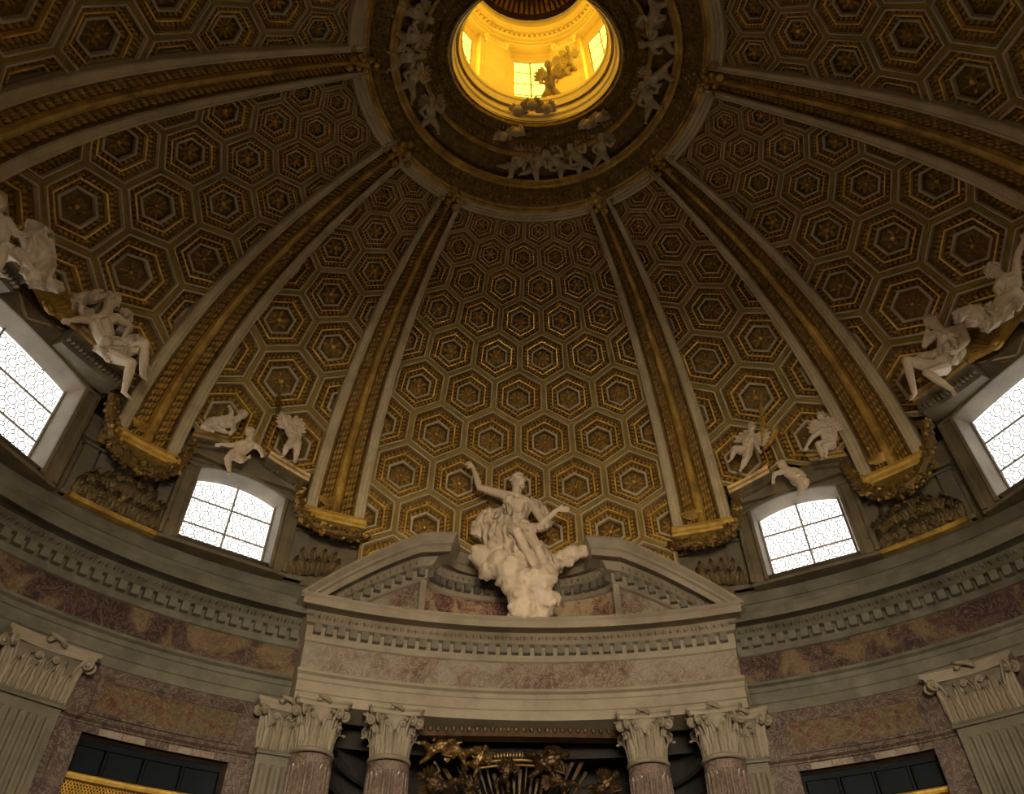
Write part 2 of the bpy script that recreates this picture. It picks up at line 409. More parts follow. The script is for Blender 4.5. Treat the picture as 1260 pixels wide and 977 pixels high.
# ================================================================== DOME: ribs
RIBW = [('b', [(0, -.3), (0, .15), (.02, .19), (.055, .19), (.065, .165), (.13, .165), (.14, .19), (.175, .19), (.19, .12), (.19, -.05)]),
        ('c', [(.19, .12), (.22, .13), (.235, .07), (.25, .04), (.40, .04), (.41, .07), (.44, .0)]),
        ('r', [(.41, .06), (.42, .10), (.45, .19), (.5, .22), (.55, .19), (.58, .10), (.59, .06)]),
        ('c', [(.56, .0), (.59, .07), (.60, .04), (.75, .04), (.765, .07), (.78, .13), (.81, .12)]),
        ('b', [(.81, -.05), (.81, .12), (.825, .19), (.86, .19), (.87, .165), (.935, .165), (.945, .19), (.98, .19), (1, .15), (1, -.3)])]
def make_rib(e, label, n):
    g = Gore(*e)
    root = thing('trim_%d' % n, g.pt(np.array(.5), np.array(0.)), label, kind='structure')
    ts = np.linspace(0.0, 1.0, 44)
    for kind, prof in RIBW:
        ps = np.array([p[0] for p in prof]); hs = np.array([p[1] for p in prof])
        mb = MB(); mb.grid([[tuple(p) for p in g.at(ps, np.full_like(ps, t), hs)] for t in ts])
        nm, mt = {'b': ('stone_border', M['grey_fillet']), 'c': ('leaf_band', M['gilt_dark']), 'r': ('gilt_rod', M['gilt'])}[kind]
        o = mb.build(nm, mt, root)
        if kind == 'c':
            lf = MB(); lo, hi = (.245, .40) if prof[0][0] < .4 else (.60, .755)
            T, V, Wd = g.table(0.0); nrow = int(V[-1]*8.0)
            for k in range(nrow):
                t = float(np.interp((k+.5)*V[-1]/nrow, V, T))
                dt = .42*V[-1]/nrow; ta = float(np.interp((k+.5)*V[-1]/nrow-dt, V, T)); tb = float(np.interp((k+.5)*V[-1]/nrow+dt, V, T))
                for q in range(3):
                    a = lo+(hi-lo)*q/3; b = lo+(hi-lo)*(q+1)/3; m_ = (a+b)/2; hh = random.uniform(.11, .20)
                    sk = (tb-ta)*.25*(q-1)
                    S_ = np.array([a, m_, b, m_, m_+.01]); T_ = np.array([t+sk, ta+sk, t+sk, tb+sk, t+sk+.2*(tb-ta)])
                    P = g.at(S_, T_, np.array([.03, .03, .03, .03, hh]))
                    lf.add([tuple(p) for p in P], [(0, 1, 4), (1, 2, 4), (2, 3, 4), (3, 0, 4)])
            lf.build('gilt_leaf', M['gilt_bright'], o, kind='stuff')
    mb = MB(); ps = np.linspace(-.01, 1.01, 5)
    mb.grid([[tuple(p) for p in g.at(ps, np.full_like(ps, t), np.full_like(ps, -.08))] for t in ts]); mb.build('rib_core', M['gilt_dark'], root)
    # moulded gilt foot
    mb = MB(); ss = np.linspace(-.03, 1.03, 9)
    pr = [(0.010, -.3), (0.010, .22), (.002, .30), (-.002, .33), (-.010, .33), (-.013, .27), (-.018, .26), (-.018, -.25)]
    mb.grid([[tuple(g.at(np.array([s]), np.array([max(t, 0.0)]), np.array([h]))[0]+np.array([0, 0, min(0, t)*11])) for t, h in pr] for s in ss])
    k = len(pr); mb.f.append(tuple(range(k))); mb.m.append(0); mb.f.append(tuple(range(8*k+k-1, 8*k-1, -1))); mb.m.append(0)
    mb.build('gilt_foot', M['gilt_bright'], root)
    # acanthus tuft at the foot of the rod, cartouche at the crown
    mb = MB(); P0 = g.at(np.array([.5]), np.array([.025]), np.array([.1]))[0]; nn = Vector(g.normal(np.array([.5]), np.array([.025]))[0]); tt = Vector(g.pt(np.array(.6), np.array(.025))-g.pt(np.array(.4), np.array(.025))).normalized()
    for k in range(-3, 4):
        d = tt*(k*.11)+Vector((0, 0, .26-.03*abs(k)))
        b = Vector(P0)+tt*(k*.07)
        sd = Vector((0, 0, .06))*(1 if k else 0)+tt*.05
        mb.add([b-sd+nn*.05, b+sd+nn*.05, b+d*.55+sd*1.3+nn*.14, b+d*.55-sd*1.3+nn*.14, b+d+nn*.16], [(0, 1, 2, 3), (3, 2, 4)])
    mb.build('acanthus_tuft', M['gilt'], root)
    mb = MB(); P1 = Vector(g.at(np.array([.5]), np.array([.985]), np.array([.12]))[0]); n1 = Vector(g.normal(np.array([.5]), np.array([.985]))[0])
    for k in range(14):
        a = k*2.4; rr = .05+.03*k
        q = P1+tt*rr*math.cos(a)*.9+Vector((-nn.x*0, 0, 0))+(n1.cross(tt)).normalized()*rr*math.sin(a)+n1*random.uniform(0, .14)
        mb.ball(q, random.uniform(.06, .13), 6, 4)
    mb.build('crown_cartouche', M['gilt'], root, smooth=True)
    return root
def mrib(e): return (-e[2], -e[3], -e[0], -e[1])
make_rib(mrib(RIB[1]), 'gilded dome rib rising from the left end of the pediment', 1)
make_rib(RIB[1], 'gilded dome rib rising from the right end of the pediment', 2)
make_rib(mrib(RIB[2]), 'gilded dome rib between the small left window and the large left window', 3)
make_rib(RIB[2], 'gilded dome rib between the small right window and the large right window', 4)
make_rib(mrib(RIB[3]), 'gilded dome rib crossing the upper left corner', 5)
make_rib(RIB[3], 'dark gilded dome rib crossing the upper right corner', 6)

# ================================================================== RING around the lantern eye
RI_A, RI_B, RI_Z = 2.207, 1.746, 21.95
def RG(phi, q, dz=0.0):
    a = AR+(RI_A-AR)*q; b = BR+(RI_B-BR)*q
    return Vector((a*math.sin(phi*D), b*math.cos(phi*D), ZR+(RI_Z-ZR)*q+dz))
def ring_part(name, prof, mat, parent, step=4, **kw):
    mb = MB(); mb.grid([[RG(p, q, z) for q, z in prof] for p in range(0, 360, step)], close_v=True)
    return mb.build(name, mat, parent, **kw)
ring = thing('trim_7', (0, 0, ZR), 'ornate gilded ring around the lantern opening at the crown of the dome', kind='structure')
ring_part('outer_moulding', [(-.02, .3), (-.02, -.16), (.0, -.2), (.03, -.2), (.045, -.14), (.06, -.12)], M['gilt'], ring)
lb = ring_part('leaf_band', [(.06, -.12), (.09, -.08), (.27, -.12), (.29, -.17)], M['gilt_dark'], ring)
ring_part('gilt_fillet', [(.29, -.17), (.30, -.24), (.32, -.26), (.335, -.24), (.345, -.19), (.36, -.2), (.375, -.23), (.39, -.2)], M['gilt'], ring)
ring_part('frieze', [(.39, -.2), (.392, .05), (.63, .05), (.63, -.1)], M['gilt_dark'], ring)
ring_part('inner_fillet', [(.63, -.1), (.632, -.17), (.655, -.19), (.67, -.15), (.675, -.1)], M['gilt'], ring)
wb_ = ring_part('wreath_band', [(.675, -.1), (.70, -.06), (.80, -.08), (.82, -.14), (.84, -.08), (.93, -.06)], M['gilt_dark'], ring)
ring_part('eye_rim', [(.93, -.06), (.94, -.12), (.965, -.13), (.98, -.06), (1.0, 0.0)], M['gilt_dark'], ring)
mb = MB()
for k in range(150):
    ph = 360*k/150
    for q in (.115, .165, .215, .26):
        qq = q+random.uniform(-.012, .012); pp = ph+random.uniform(-.6, .6); r = random.uniform(.6, 1.1)
        P = [RG(pp-.9*r, qq, -.08), RG(pp, qq+.022, -.08), RG(pp+.9*r, qq, -.08), RG(pp, qq-.022, -.08), RG(pp+random.uniform(-.4, .4), qq, -.13-.11*r)]
        mb.add(P, [(0, 1, 4), (1, 2, 4), (2, 3, 4), (3, 0, 4)])
mb.build('gilt_leaf', M['gilt'], lb, kind='stuff')
mb = MB()
for k in range(140):
    ph = 360*k/140
    for q in (.71, .745, .78, .86, .90):
        qq = q+random.uniform(-.01, .01); pp = ph+random.uniform(-.6, .6); r = random.uniform(.6, 1.1)
        P = [RG(pp-1.1*r, qq, -.05), RG(pp, qq+.02, -.05), RG(pp+1.1*r, qq, -.05), RG(pp, qq-.02, -.05), RG(pp, qq, -.09-.1*r)]
        mb.add(P, [(0, 1, 4), (1, 2, 4), (2, 3, 4), (3, 0, 4)])
mb.build('gilt_leaf', M['gilt'], wb_, kind='stuff')

# ================================================================== LANTERN
def LE(phi, a, z): b = a-.42; return Vector((a*math.sin(phi*D), b*math.cos(phi*D), z))
lantern = thing('wall_lantern', (0, 0, RI_Z), 'round lantern drum lit yellow above the dome opening', kind='structure')
def lan_sweep(name, prof, mat, p0=0, p1=360, parent=None, step=5, mb=None):
    own = mb is None; mb = mb or MB()
    n = max(2, int((p1-p0)/step)+1)
    mb.grid([[LE(p0+(p1-p0)*i/(n-1), a, z) for a, z in prof] for i in range(n)])
    if own: return mb.build(name, mat, parent or lantern)
lan_sweep('reveal', [(2.19, 21.90), (2.17, 22.0), (2.17, 22.15), (2.12, 22.2), (2.12, 22.62)], M['lantern_wall'])
lan_sweep('rim_cornice', [(2.12, 22.60), (2.04, 22.50), (2.0, 22.78), (1.96, 22.82), (1.96, 22.98), (2.05, 23.05), (2.4, 23.06)], M['lantern_wall'])
LW = [2.4, 62.4, 122.4, 182.4, 242.4, 302.4]
BAYH = 16.5
for i, c0 in enumerate(LW):
    nx = c0+60
    # solid pier between two bays, with a flat pilaster carrying a scrolled capital
    mb = MB(); p0, p1 = c0+BAYH, nx-BAYH
    lan_sweep('', [(2.28, 23.0), (2.28, 27.45)], None, p0, p1, mb=mb)
    for pp in (p0, p1): mb.grid([[LE(pp, 2.28, 23.0), LE(pp, 2.28, 27.45)], [LE(pp, 2.6, 23.0), LE(pp, 2.6, 27.45)]])
    mb.build('pier', M['lantern_wall'], lantern)
    mid = (p0+p1)/2; hw = (p1-p0)/2-4.5
    mb = MB(); lan_sweep('', [(2.28, 23.05), (2.2, 23.05), (2.2, 23.3), (2.215, 23.34), (2.215, 26.75), (2.28, 26.75)], None, mid-hw, mid+hw, mb=mb, step=4)
    for sg in (-1, 1): mb.grid([[LE(mid+sg*hw, 2.3, 23.05), LE(mid+sg*hw, 2.3, 26.75)], [LE(mid+sg*hw, 2.21, 23.05), LE(mid+sg*hw, 2.21, 26.75)]])
    pl = mb.build('pilaster', M['lantern_wall'], lantern)
    mb = MB()
    for k in range(9):
        a = mid-hw+2*hw*k/8
        mb.ball(LE(a, 2.2, 26.95+(.12 if k in (0, 8) else 0)), .13 if k in (0, 8) else .1, 7, 5)
        mb.ball(LE(a, 2.2, 26.8), .08, 6, 4)
    lan_sweep('', [(2.3, 27.08), (2.16, 27.08), (2.14, 27.25), (2.3, 27.25)], None, mid-hw-1.5, mid+hw+1.5, mb=mb, step=4)
    mb.build('capital', M['lantern_wall'], pl, smooth=True)
lan_sweep('entablature', [(2.6, 27.42), (2.28, 27.42), (2.26, 27.48), (2.22, 27.5), (2.22, 27.62), (2.18, 27.66), (2.16, 27.8), (2.14, 27.82), (2.1, 27.84), (2.1, 28.02), (2.02, 28.06), (1.9, 28.2), (1.88, 28.4), (1.92, 28.8)], M['lantern_wall'])
mb = MB()
for k in range(76):
    ph = 360*k/76; mb.box(LE(ph, 2.07, 27.93), (.085, .1, .15), Matrix.Rotation(-ph*D, 3, 'Z'))
mb.build('dentil_row', M['lantern_wall'], lantern, kind='stuff')
mb = MB()     # vault of the lantern with a modelled glory of rays
mb.grid([[LE(p, .42+1.50*math.cos(t), 28.8+1.5*math.sin(t)) for p in range(0, 360, 10)] for t in [k*math.pi/20 for k in range(11)]], close_u=True)
mb.build('vault', M['altar'], lantern, smooth=True)
mb = MB()
for k in range(60):
    p = k*6; t0, t1 = .25, .75+.3*random.random()
    q = lambda pp, t, d: LE(pp, .40+(1.48-d)*math.cos(t), 28.8+(1.48-d)*math.sin(t))
    mb.add([q(p-2, t0, 0), q(p+2, t0, 0), q(p+.8, t1, 0), q(p-.8, t1, 0), q(p, (t0+t1)/2, .12)], [(0, 1, 4), (1, 2, 4), (2, 3, 4), (3, 0, 4)])
mb.build('gilt_ray', M['altar_gilt'], lantern, kind='stuff')
LWN = {0: 'middle yellow lantern window facing the viewer', 1: 'right yellow lantern window seen at a slant', 5: 'left yellow lantern window seen at a slant',
       2: 'right rear lantern window hidden by the rim', 3: 'rear lantern window behind the rim', 4: 'left rear lantern window hidden by the rim'}
for i, c0 in enumerate(LW):
    w = thing('window_%d' % (9+i), LE(c0, 2.5, 23.4), LWN[i], kind='structure')
    h0, h1, z0, z1 = c0-12.5, c0+12.5, 23.55, 26.75
    mb = MB()
    lan_sweep('', [(2.50, 23.0), (2.50, z0)], None, c0-BAYH, c0+BAYH, mb=mb, step=4)
    lan_sweep('', [(2.50, z1), (2.50, 27.45)], None, c0-BAYH, c0+BAYH, mb=mb, step=4)
    for a, b in ((c0-BAYH, h0), (h1, c0+BAYH)): lan_sweep('', [(2.50, z0), (2.50, z1)], None, a, b, mb=mb, step=4)
    mb.build('embrasure', M['lantern_wall'], w)
    for cx_ in range(2):
        for r in range(4):
            a0 = h0+(h1-h0)*cx_/2; a1 = h0+(h1-h0)*(cx_+1)/2; za = z0+(z1-z0)*r/4; zb = z0+(z1-z0)*(r+1)/4
            m2 = MB(); P = [LE(a0, 2.55, za), LE(a1, 2.55, za), LE(a1, 2.55, zb), LE(a0, 2.55, zb)]; nn = Vector((P[1]-P[0]).cross(P[3]-P[0])).normalized()*.012
            m2.add([p-nn for p in P]+[p+nn for p in P], [(0, 1, 2, 3), (7, 6, 5, 4), (0, 4, 5, 1), (1, 5, 6, 2), (2, 6, 7, 3), (3, 7, 4, 0)])
            m2.build('pane', M['glass_yellow'], w)
    m2 = MB()
    for k in range(3):
        a = h0+(h1-h0)*k/2; m2.tube([LE(a, 2.53, z0), LE(a, 2.53, z1)], .028, 6)
    for k in range(5):
        z = z0+(z1-z0)*k/4; m2.tube([LE(h0, 2.53, z), LE(c0, 2.53, z), LE(h1, 2.53, z)], .02, 6)
    m2.build('glazing_bar', M['iron'], w)

# ================================================================== ENTABLATURE (side wings) and attic
P_AED = 26.0              # the altar aedicule spans -P_AED..P_AED in the plan angle
CORN = [(.3, 9.60), (.0, 9.60), (-.05, 9.62), (-.10, 9.70), (-.10, 9.74), (-.10, 9.95), (-.24, 9.96), (-.30, 10.02), (-.42, 10.12), (-.44, 10.14), (-.86, 10.11), (-.86, 10.05), (-.9, 10.05), (-.9, 10.2), (-.95, 10.25), (-.95, 10.3), (-.5, 10.36), (-.16, 10.37), (-.16, 10.80), (-.10, 10.86), (-.02, 10.88), (-.02, 11.16), (.05, 11.2), (.12, 11.3), (.32, 11.34), (.9, 11.34), (.9, 9.6)]
ARCH = [(.4, 8.28), (.0, 8.28), (.0, 8.48), (-.03, 8.50), (-.03, 8.72), (-.06, 8.74), (-.10, 8.82), (-.18, 8.86), (-.18, 8.92), (.4, 8.92)]
def shift(prof, d): return [(o+d if o < .3 else o, z) for o, z in prof]
def dentil_mesh(w, h, d):
    mb = MB(); x, z = w/2, h/2
    vs = [(-x, 0, -z), (x, 0, -z), (x, -d, -z), (-x, -d, -z), (-x, 0, z), (x, 0, z), (x, -d, z), (-x, -d, z)]
    mb.add(vs, [(0, 3, 2, 1), (4, 5, 6, 7), (0, 1, 5, 4), (1, 2, 6, 5), (2, 3, 7, 6), (3, 0, 4, 7)]); return mb.mesh('dentil', M['stone'])
DENT = dentil_mesh(.165, .20, .15)
def plan_matrix(phi, off, z):
    n = nrm(phi); t = tan(phi); p = E(phi, off, z)       # local x along t, local -y toward the room
    return Matrix(((t.x, n.x, 0, p.x), (t.y, n.y, 0, p.y), (0, 0, 1, p.z), (0, 0, 0, 1)))
def along(p0, p1, off, pitch_):
    """plan angles spaced by pitch_ metres"""
    ps = np.linspace(p0, p1, 600); pts = np.array([E(p, off, 0)[:2] for p in ps]); L = np.r_[0, np.cumsum(np.linalg.norm(np.diff(pts, axis=0), axis=1))]
    n = max(1, int(L[-1]/pitch_)); return [float(np.interp((k+.5)*L[-1]/n, L, ps)) for k in range(n)]
def egg_row(mb, phis, off0, z0, off1, z1):
    for p in phis:
        n = nrm(p); t = tan(p); a = E(p, off0, z0); b = E(p, off1, z1); m_ = (a+b)/2; up = (b-a)*.42; fw = -Vector((n.x, n.y, .5)).normalized()*.06
        mb.add([m_-t*.045, m_-up, m_+t*.045, m_+up, m_+fw], [(0, 1, 4), (1, 2, 4), (2, 3, 4), (3, 0, 4)])
        d = t*.085; mb.add([m_+d-t*.014-up*.8, m_+d+t*.014-up*.8, m_+d+t*.014+up*.9, m_+d-t*.014+up*.9, m_+d+fw*.6], [(0, 1, 4), (1, 2, 4), (2, 3, 4), (3, 0, 4)])
def entablature(p0, p1, side, d=0.0, seen=(None, None), fmat='marble_frieze', corn=CORN, stone='stone'):
    t8 = {'l': 'left of the pediment', 'r': 'right of the pediment', 'c': 'across the columns of the altar front', 'e': 'behind the viewer'}[side]
    idx = {'l': 8, 'r': 11, 'c': 14, 'e': 17}[side]
    mit = d if side == 'c' else None
    mb = MB(); sweep(mb, shift(ARCH, d), p0, p1, mitre=mit); mb.build('trim_%d' % idx, M[stone], kind='structure', label='stone architrave mouldings running %s' % t8)
    mb = MB(); sweep(mb, [(.4, 8.90), (d, 8.90), (d, 9.62), (.4, 9.62)], p0, p1); mb.build('trim_%d' % (idx+1), M[fmat], kind='structure', label='veined marble frieze running %s' % t8)
    root = thing('trim_%d' % (idx+2), E((p0+p1)/2, d, 9.6), 'dentilled stone cornice running %s' % t8, kind='structure')
    mb = MB(); sweep(mb, shift(corn, d), p0, p1, mitre=mit); mb.build('cornice', M[stone], root)
    if seen[0] is not None:
        for p in along(seen[0], seen[1], d-.17, .265): place(DENT, 'dentil', plan_matrix(p, d-.10, 9.85), root)
        mb = MB(); egg_row(mb, along(seen[0], seen[1], d-.36, .17), d-.29, 10.0, d-.42, 10.13); mb.build('egg_and_dart', M[stone], root, kind='stuff')
    return root
entablature(-100, -P_AED, 'l', seen=(-78, -P_AED-.3))
entablature(P_AED, 100, 'r', seen=(P_AED+.3, 78))
entablature(100, 260, 'e')
CORN_A = [q for q in CORN if q[1] <= 10.36 and not (q == (.9, 9.6))]+[(.9, 10.37), (.9, 9.6)]
aed = entablature(-P_AED, P_AED, 'c', d=-.5, seen=(-P_AED+.3, P_AED-.3), fmat='marble_pink', corn=CORN_A, stone='stone_warm')

# ------------------------------------------------------------------ broken segmental pediment with its concave middle
ped = thing('pediment', (0, 8.6, 10.37), 'broken curved stone pediment with scooped middle above the altar columns', 'pediment')
def ye(x, off): return (B0+off)*math.sqrt(max(0, 1-(x/(A0+off))**2))
XN = 2.42
def base_path():
    P = []
    for x in np.linspace(-5.3, -XN, 16): P.append((x, ye(x, -.5), 12.15-.0998*x*x, 1.0, nrm(phi_at_x(x, -.5)) if abs(x+XN) > .01 else Vector((-.84, .93, 0))))
    y0 = ye(XN, -.5); z0 = 12.15-.0998*XN*XN
    for k in range(1, 24):
        th = math.pi*k/24; x = -XN*math.cos(th); y = y0+1.15*math.sin(th)
        n = Vector((math.cos(th)*-1/XN, math.sin(th)/1.15, 0)).normalized()
        P.append((x, y, z0+.12*math.sin(th), 1-.42*math.sin(th), n))
    for q in [p for p in P[:16]][::-1]: P.append((-q[0], q[1], q[2], q[3], Vector((-q[4].x, q[4].y, 0))))
    return P
PP = base_path()
PPROF = [(-.25, .0), (.0, .0), (.07, .03), (.12, .09), (.12, .12), (.12, .33), (.22, .34), (.28, .36), (.40, .50), (.43, .53), (.74, .50), (.74, .45), (.80, .45), (.80, .62), (.86, .66), (.86, .74), (.95, .86), (.95, .93), (-.25, .97)]
def ped_pt(q, o, h): return Vector((q[0]-q[4].x*o*q[3], q[1]-q[4].y*o*q[3], max(q[2]+h, 10.2)))
def ped_range(i0, i1, name, lab=None):
    mb = MB(); rows = [[ped_pt(PP[i], o, h) for o, h in PPROF] for i in range(i0, i1+1)]
    mb.grid(rows, 0); n = len(PPROF); mb.f.append(tuple(range(n))); mb.m.append(0); L = len(rows)-1; mb.f.append(tuple(range(L*n+n-1, L*n-1, -1))); mb.m.append(0)
    o = mb.build(name, M['stone_warm'], ped); return o
ped_range(0, 15, 'raking_cornice'); ped_range(15, 39, 'concave_cornice'); ped_range(39, 54, 'raking_cornice')
def path_positions(i0, i1, pitch_):
    L = [0]
    for i in range(i0, i1): L.append(L[-1]+(Vector(PP[i+1][:3])-Vector(PP[i][:3])).length)
    n = int(L[-1]/pitch_); out = []
    for k in range(n):
        s = (k+.5)*L[-1]/n; i = max(j for j in range(len(L)) if L[j] <= s); f = (s-L[i])/(L[i+1]-L[i]); a, b = PP[i0+i], PP[i0+i+1]
        out.append((a[0]+(b[0]-a[0])*f, a[1]+(b[1]-a[1])*f, a[2]+(b[2]-a[2])*f, a[3]+(b[3]-a[3])*f, (a[4]*(1-f)+b[4]*f).normalized()))
    return out
eg = MB()
for i0, i1 in ((3, 15), (15, 39), (39, 51)):
    for q in path_positions(i0, i1, .27):
        n = q[4]; t = Vector((n.y, -n.x, 0)); p = ped_pt(q, .12, .225)
        place(DENT, 'dentil', Matrix(((t.x, n.x, 0, p.x), (t.y, n.y, 0, p.y), (0, 0, 1, p.z), (0, 0, 0, 1))), ped)
    for q in path_positions(i0, i1, .18):
        n = q[4]; t = Vector((n.y, -n.x, 0)); a, b = ped_pt(q, .27, .36), ped_pt(q, .41, .52); m_ = (a+b)/2; up = (b-a)*.45; fw = -Vector((n.x, n.y, .5)).normalized()*.06
        eg.add([m_-t*.05, m_-up, m_+t*.05, m_+up, m_+fw], [(0, 1, 4), (1, 2, 4), (2, 3, 4), (3, 0, 4)])
eg.build('egg_and_dart', M['stone_warm'], ped, kind='stuff')
# tympanum: marble panels framed in stone
def tymp(i0, i1, mat, name):
    mb = MB(); mb.grid([[ped_pt(PP[i], -.02, 10.3-PP[i][2]), ped_pt(PP[i], -.02, .02)] for i in range(i0, i1+1)]); mb.build(name, M[mat], ped)
tymp(2, 15, 'marble_pink', 'tympanum_panel'); tymp(15, 27, 'marble_tympanum', 'tympanum_panel'); tymp(27, 39, 'marble_tympanum', 'tympanum_panel'); tymp(39, 52, 'marble_pink', 'tympanum_panel')
for sg in (15, 39):
    q = PP[sg]; n = q[4]; mb = MB(); mb.box((q[0], q[1]-.05, (10.35+q[2])/2), (.16, .16, q[2]-10.35), Matrix.Rotation(-phi_at_x(q[0], -.5)*D, 3, 'Z')); mb.build('panel_strip', M['stone_warm'], ped)
# shelf that closes the top of the scoop behind the statue
mb = MB(); top = [ped_pt(PP[i], .6, .95) for i in range(15, 40)]; mb.add(top+[Vector((p.x, 9.9, p.z+.02)) for p in top], [(i, i+1, 25+i+1, 25+i) for i in range(24)]); mb.build('top_shelf', M['gilt_dark'], ped)

# ================================================================== ATTIC: windows, walls
W1 = (32.1, 42.73); W2 = (61.6, 83.0)
ZB, ZT = 11.46, 13.30
def attic_panel(p0, p1, name, label, z0=11.3, z1=13.7, off=.32):
    mb = MB(); sweep(mb, [(off, z0), (off, z1), (off+.3, z1), (off+.3, z0)], p0, p1); return mb.build(name, M['attic'], kind='structure', label=label)
def make_window(idx, p0, p1, label, arch=.2, seen=True, zt=ZT, zb=ZB, glass='glass_day', flip=1):
    """window set in a deep reveal; flat glass on the chord between two plan angles"""
    off = .32; a, b = E(p0, off, 0), E(p1, off, 0); c = (a+b)/2; t = (b-a).normalized(); n = Vector((t.y, -t.x, 0))
    if n.dot(c) < 0: n = -n
    hw = (b-a).length/2
    L = lambda x, y, z: Vector((c.x+t.x*x+n.x*y, c.y+t.y*x+n.y*y, z))
    w = thing('window_%d' % idx, L(0, 0, zb), label, kind='structure')
    top = lambda x: zt+arch*(1-(x/hw)**2)
    xs = np.linspace(-hw, hw, 13)
    depth = .50
    # reveal: jambs, sill and curved head
    mb = MB(); o2 = .05
    outline = [(-hw, zb)]+[(x, top(x)) for x in xs]+[(hw, zb)]
    flare = lambda x, z: (x*(1+o2/hw), zb if z == zb else z+.05)
    rows = [[L(x, .03, z), L(*((flare(x, z)[0]), -depth, flare(x, z)[1]))] for x, z in outline]+[[L(-hw, .03, zb), L(flare(-hw, zb)[0], -depth, flare(-hw, zb)[1])]]
    mb.grid(rows); mb.build('reveal', M['stone_warm'], w)
    # moulded surround: pilaster strips, curved head, sill block
    mb = MB(); y1 = -depth; fx, fz = hw+o2, zt+.05
    fw_ = .42
    for sg in (-1, 1):
        mb.grid([[L(sg*x, y, z) for x, y in ((fx, y1+.02), (fx, y1-.05), (fx+.07, y1-.07), (fx+.12, y1-.02), (fx+.30, y1-.02), (fx+.34, y1-.07), (fx+fw_, y1-.07), (fx+fw_, y1+.7))] for z in (zb-.12, fz+arch*.2)])
    hx = np.linspace(-fx-fw_, fx+fw_, 17)
    ft = lambda x: fz+arch*(1-(min(abs(x), fx)/fx)**2)
    mb.grid([[L(x, y1+.02, ft(x)), L(x, y1-.05, ft(x)), L(x, y1-.07, ft(x)+.07), L(x, y1-.02, ft(x)+.12), L(x, y1-.02, ft(x)+.28), L(x, y1-.10, ft(x)+.34), L(x, y1-.10, ft(x)+.42), L(x, y1+.8, ft(x)+.42)] for x in hx])
    mb.grid([[L(x, y1+.3, zb-.12), L(x, y1-.02, zb-.12), L(x, y1-.08, zb-.16), L(x, y1-.08, zb-.24), L(x, y1+.4, zb-.24)] for x in (-fx-fw_, fx+fw_)])
    mb.build('surround', M['attic'], w)
    # panes: two columns of three, the upper ones cut by the curved head
    zr = [zb, zb+(zt+arch-zb)*.32, zb+(zt+arch-zb)*.66, None]
    for k in range(2):
        for r in range(3):
            x0, x1 = (-hw, 0) if k == 0 else (0, hw)
            bot = zr[r]; poly = [(x0, bot), (x1, bot)]
            if r < 2: poly += [(x1, zr[r+1]), (x0, zr[r+1])]
            else: poly += [(x, top(x)) for x in np.linspace(x1, x0, 7)]
            m2 = MB(); m_ = len(poly)
            m2.add([L(x, 0.0, z) for x, z in poly]+[L(x, .025, z) for x, z in poly], [tuple(range(m_)), tuple(range(2*m_-1, m_-1, -1))]+[(i, (i+1) % m_, m_+(i+1) % m_, m_+i) for i in range(m_)])
            m2.build('pane', M[glass], w)
    if seen:
        m2 = MB()
        for x in (-hw+.02, 0, hw-.02): m2.tube([L(x, -.03, zb), L(x, -.03, top(x))], .028, 6)
        for z in zr[:3]: m2.tube([L(-hw, -.035, z), L(hw, -.035, z)], .026, 6)
        m2.build('glazing_bar', M['iron'], w)
        # leaded lattice of hexagons and small squares
        m2 = MB(); s = .135; rows_ = int((top(0)-zb)/(s*1.5))+1
        def ln(x0, z0, x1, z1):
            if max(abs(x0), abs(x1)) > hw or max(z0-top(x0), z1-top(x1)) > 0 or min(z0, z1) < zb: return
            d = Vector((x1-x0, 0, z1-z0)).normalized(); e = Vector((-d.z, 0, d.x))*.0105
            m2.add([L(x0+e.x, -.006, z0+e.z), L(x1+e.x, -.006, z1+e.z), L(x1-e.x, -.006, z1-e.z), L(x0-e.x, -.006, z0-e.z), L((x0+x1)/2, -.013, (z0+z1)/2)], [(0, 1, 4), (1, 2, 4), (2, 3, 4), (3, 0, 4)])
        for r in range(rows_+1):
            nc = int(2*hw/(s*2))+2
            for q in range(-1, nc):
                cx = -hw+s*2*q+(s if r % 2 else 0); cz = zb+s*1.75*r
                P = [(cx+s*.8*math.cos(k*math.pi/3+math.pi/6), cz+s*.8*math.sin(k*math.pi/3+math.pi/6)) for k in range(6)]
                for k in range(6): ln(*P[k], *P[(k+1) % 6])
                for k in (0, 1, 5): ln(*P[k], P[k][0]+s*.42*math.cos(k*math.pi/3+math.pi/6), P[k][1]+s*.42*math.sin(k*math.pi/3+math.pi/6))
        m2.build('lead_lattice', M['lead'], w, kind='stuff')
    return w, L, hw, fx, ft, y1
WIN = {}
WIN['l1'] = make_window(1, -W1[1], -W1[0], 'small arched leaded window left of the pediment')
WIN['r1'] = make_window(2, W1[0], W1[1], 'small arched leaded window right of the pediment')
WIN['l2'] = make_window(3, -W2[1], -W2[0], 'large leaded window cut by the left edge of the picture', arch=.12, zt=13.7)
WIN['r2'] = make_window(4, W2[0], W2[1], 'large leaded window cut by the right edge of the picture', arch=.12, zt=13.7)
for i, (a, b) in enumerate(((103, 122), (142, 153), (207, 218), (238, 257))):
    make_window(5+i, a, b, ('large right', 'small right', 'small left', 'large left')[i]+' attic window behind the viewer', seen=False, glass='glass_rear')
edges = [(-21, -1, None)]
ATTIC = {}
def pw(p0, p1, lab, nm):
    ATTIC[nm.replace('wall_attic_', '')] = attic_panel(p0, p1, nm, lab)
HP = 2.0
pw(-W1[0]+.3, -15, 'plain brown attic wall left of the pediment', 'wall_attic_centre_left'); pw(15, W1[0]-.3, 'plain brown attic wall right of the pediment', 'wall_attic_centre_right')
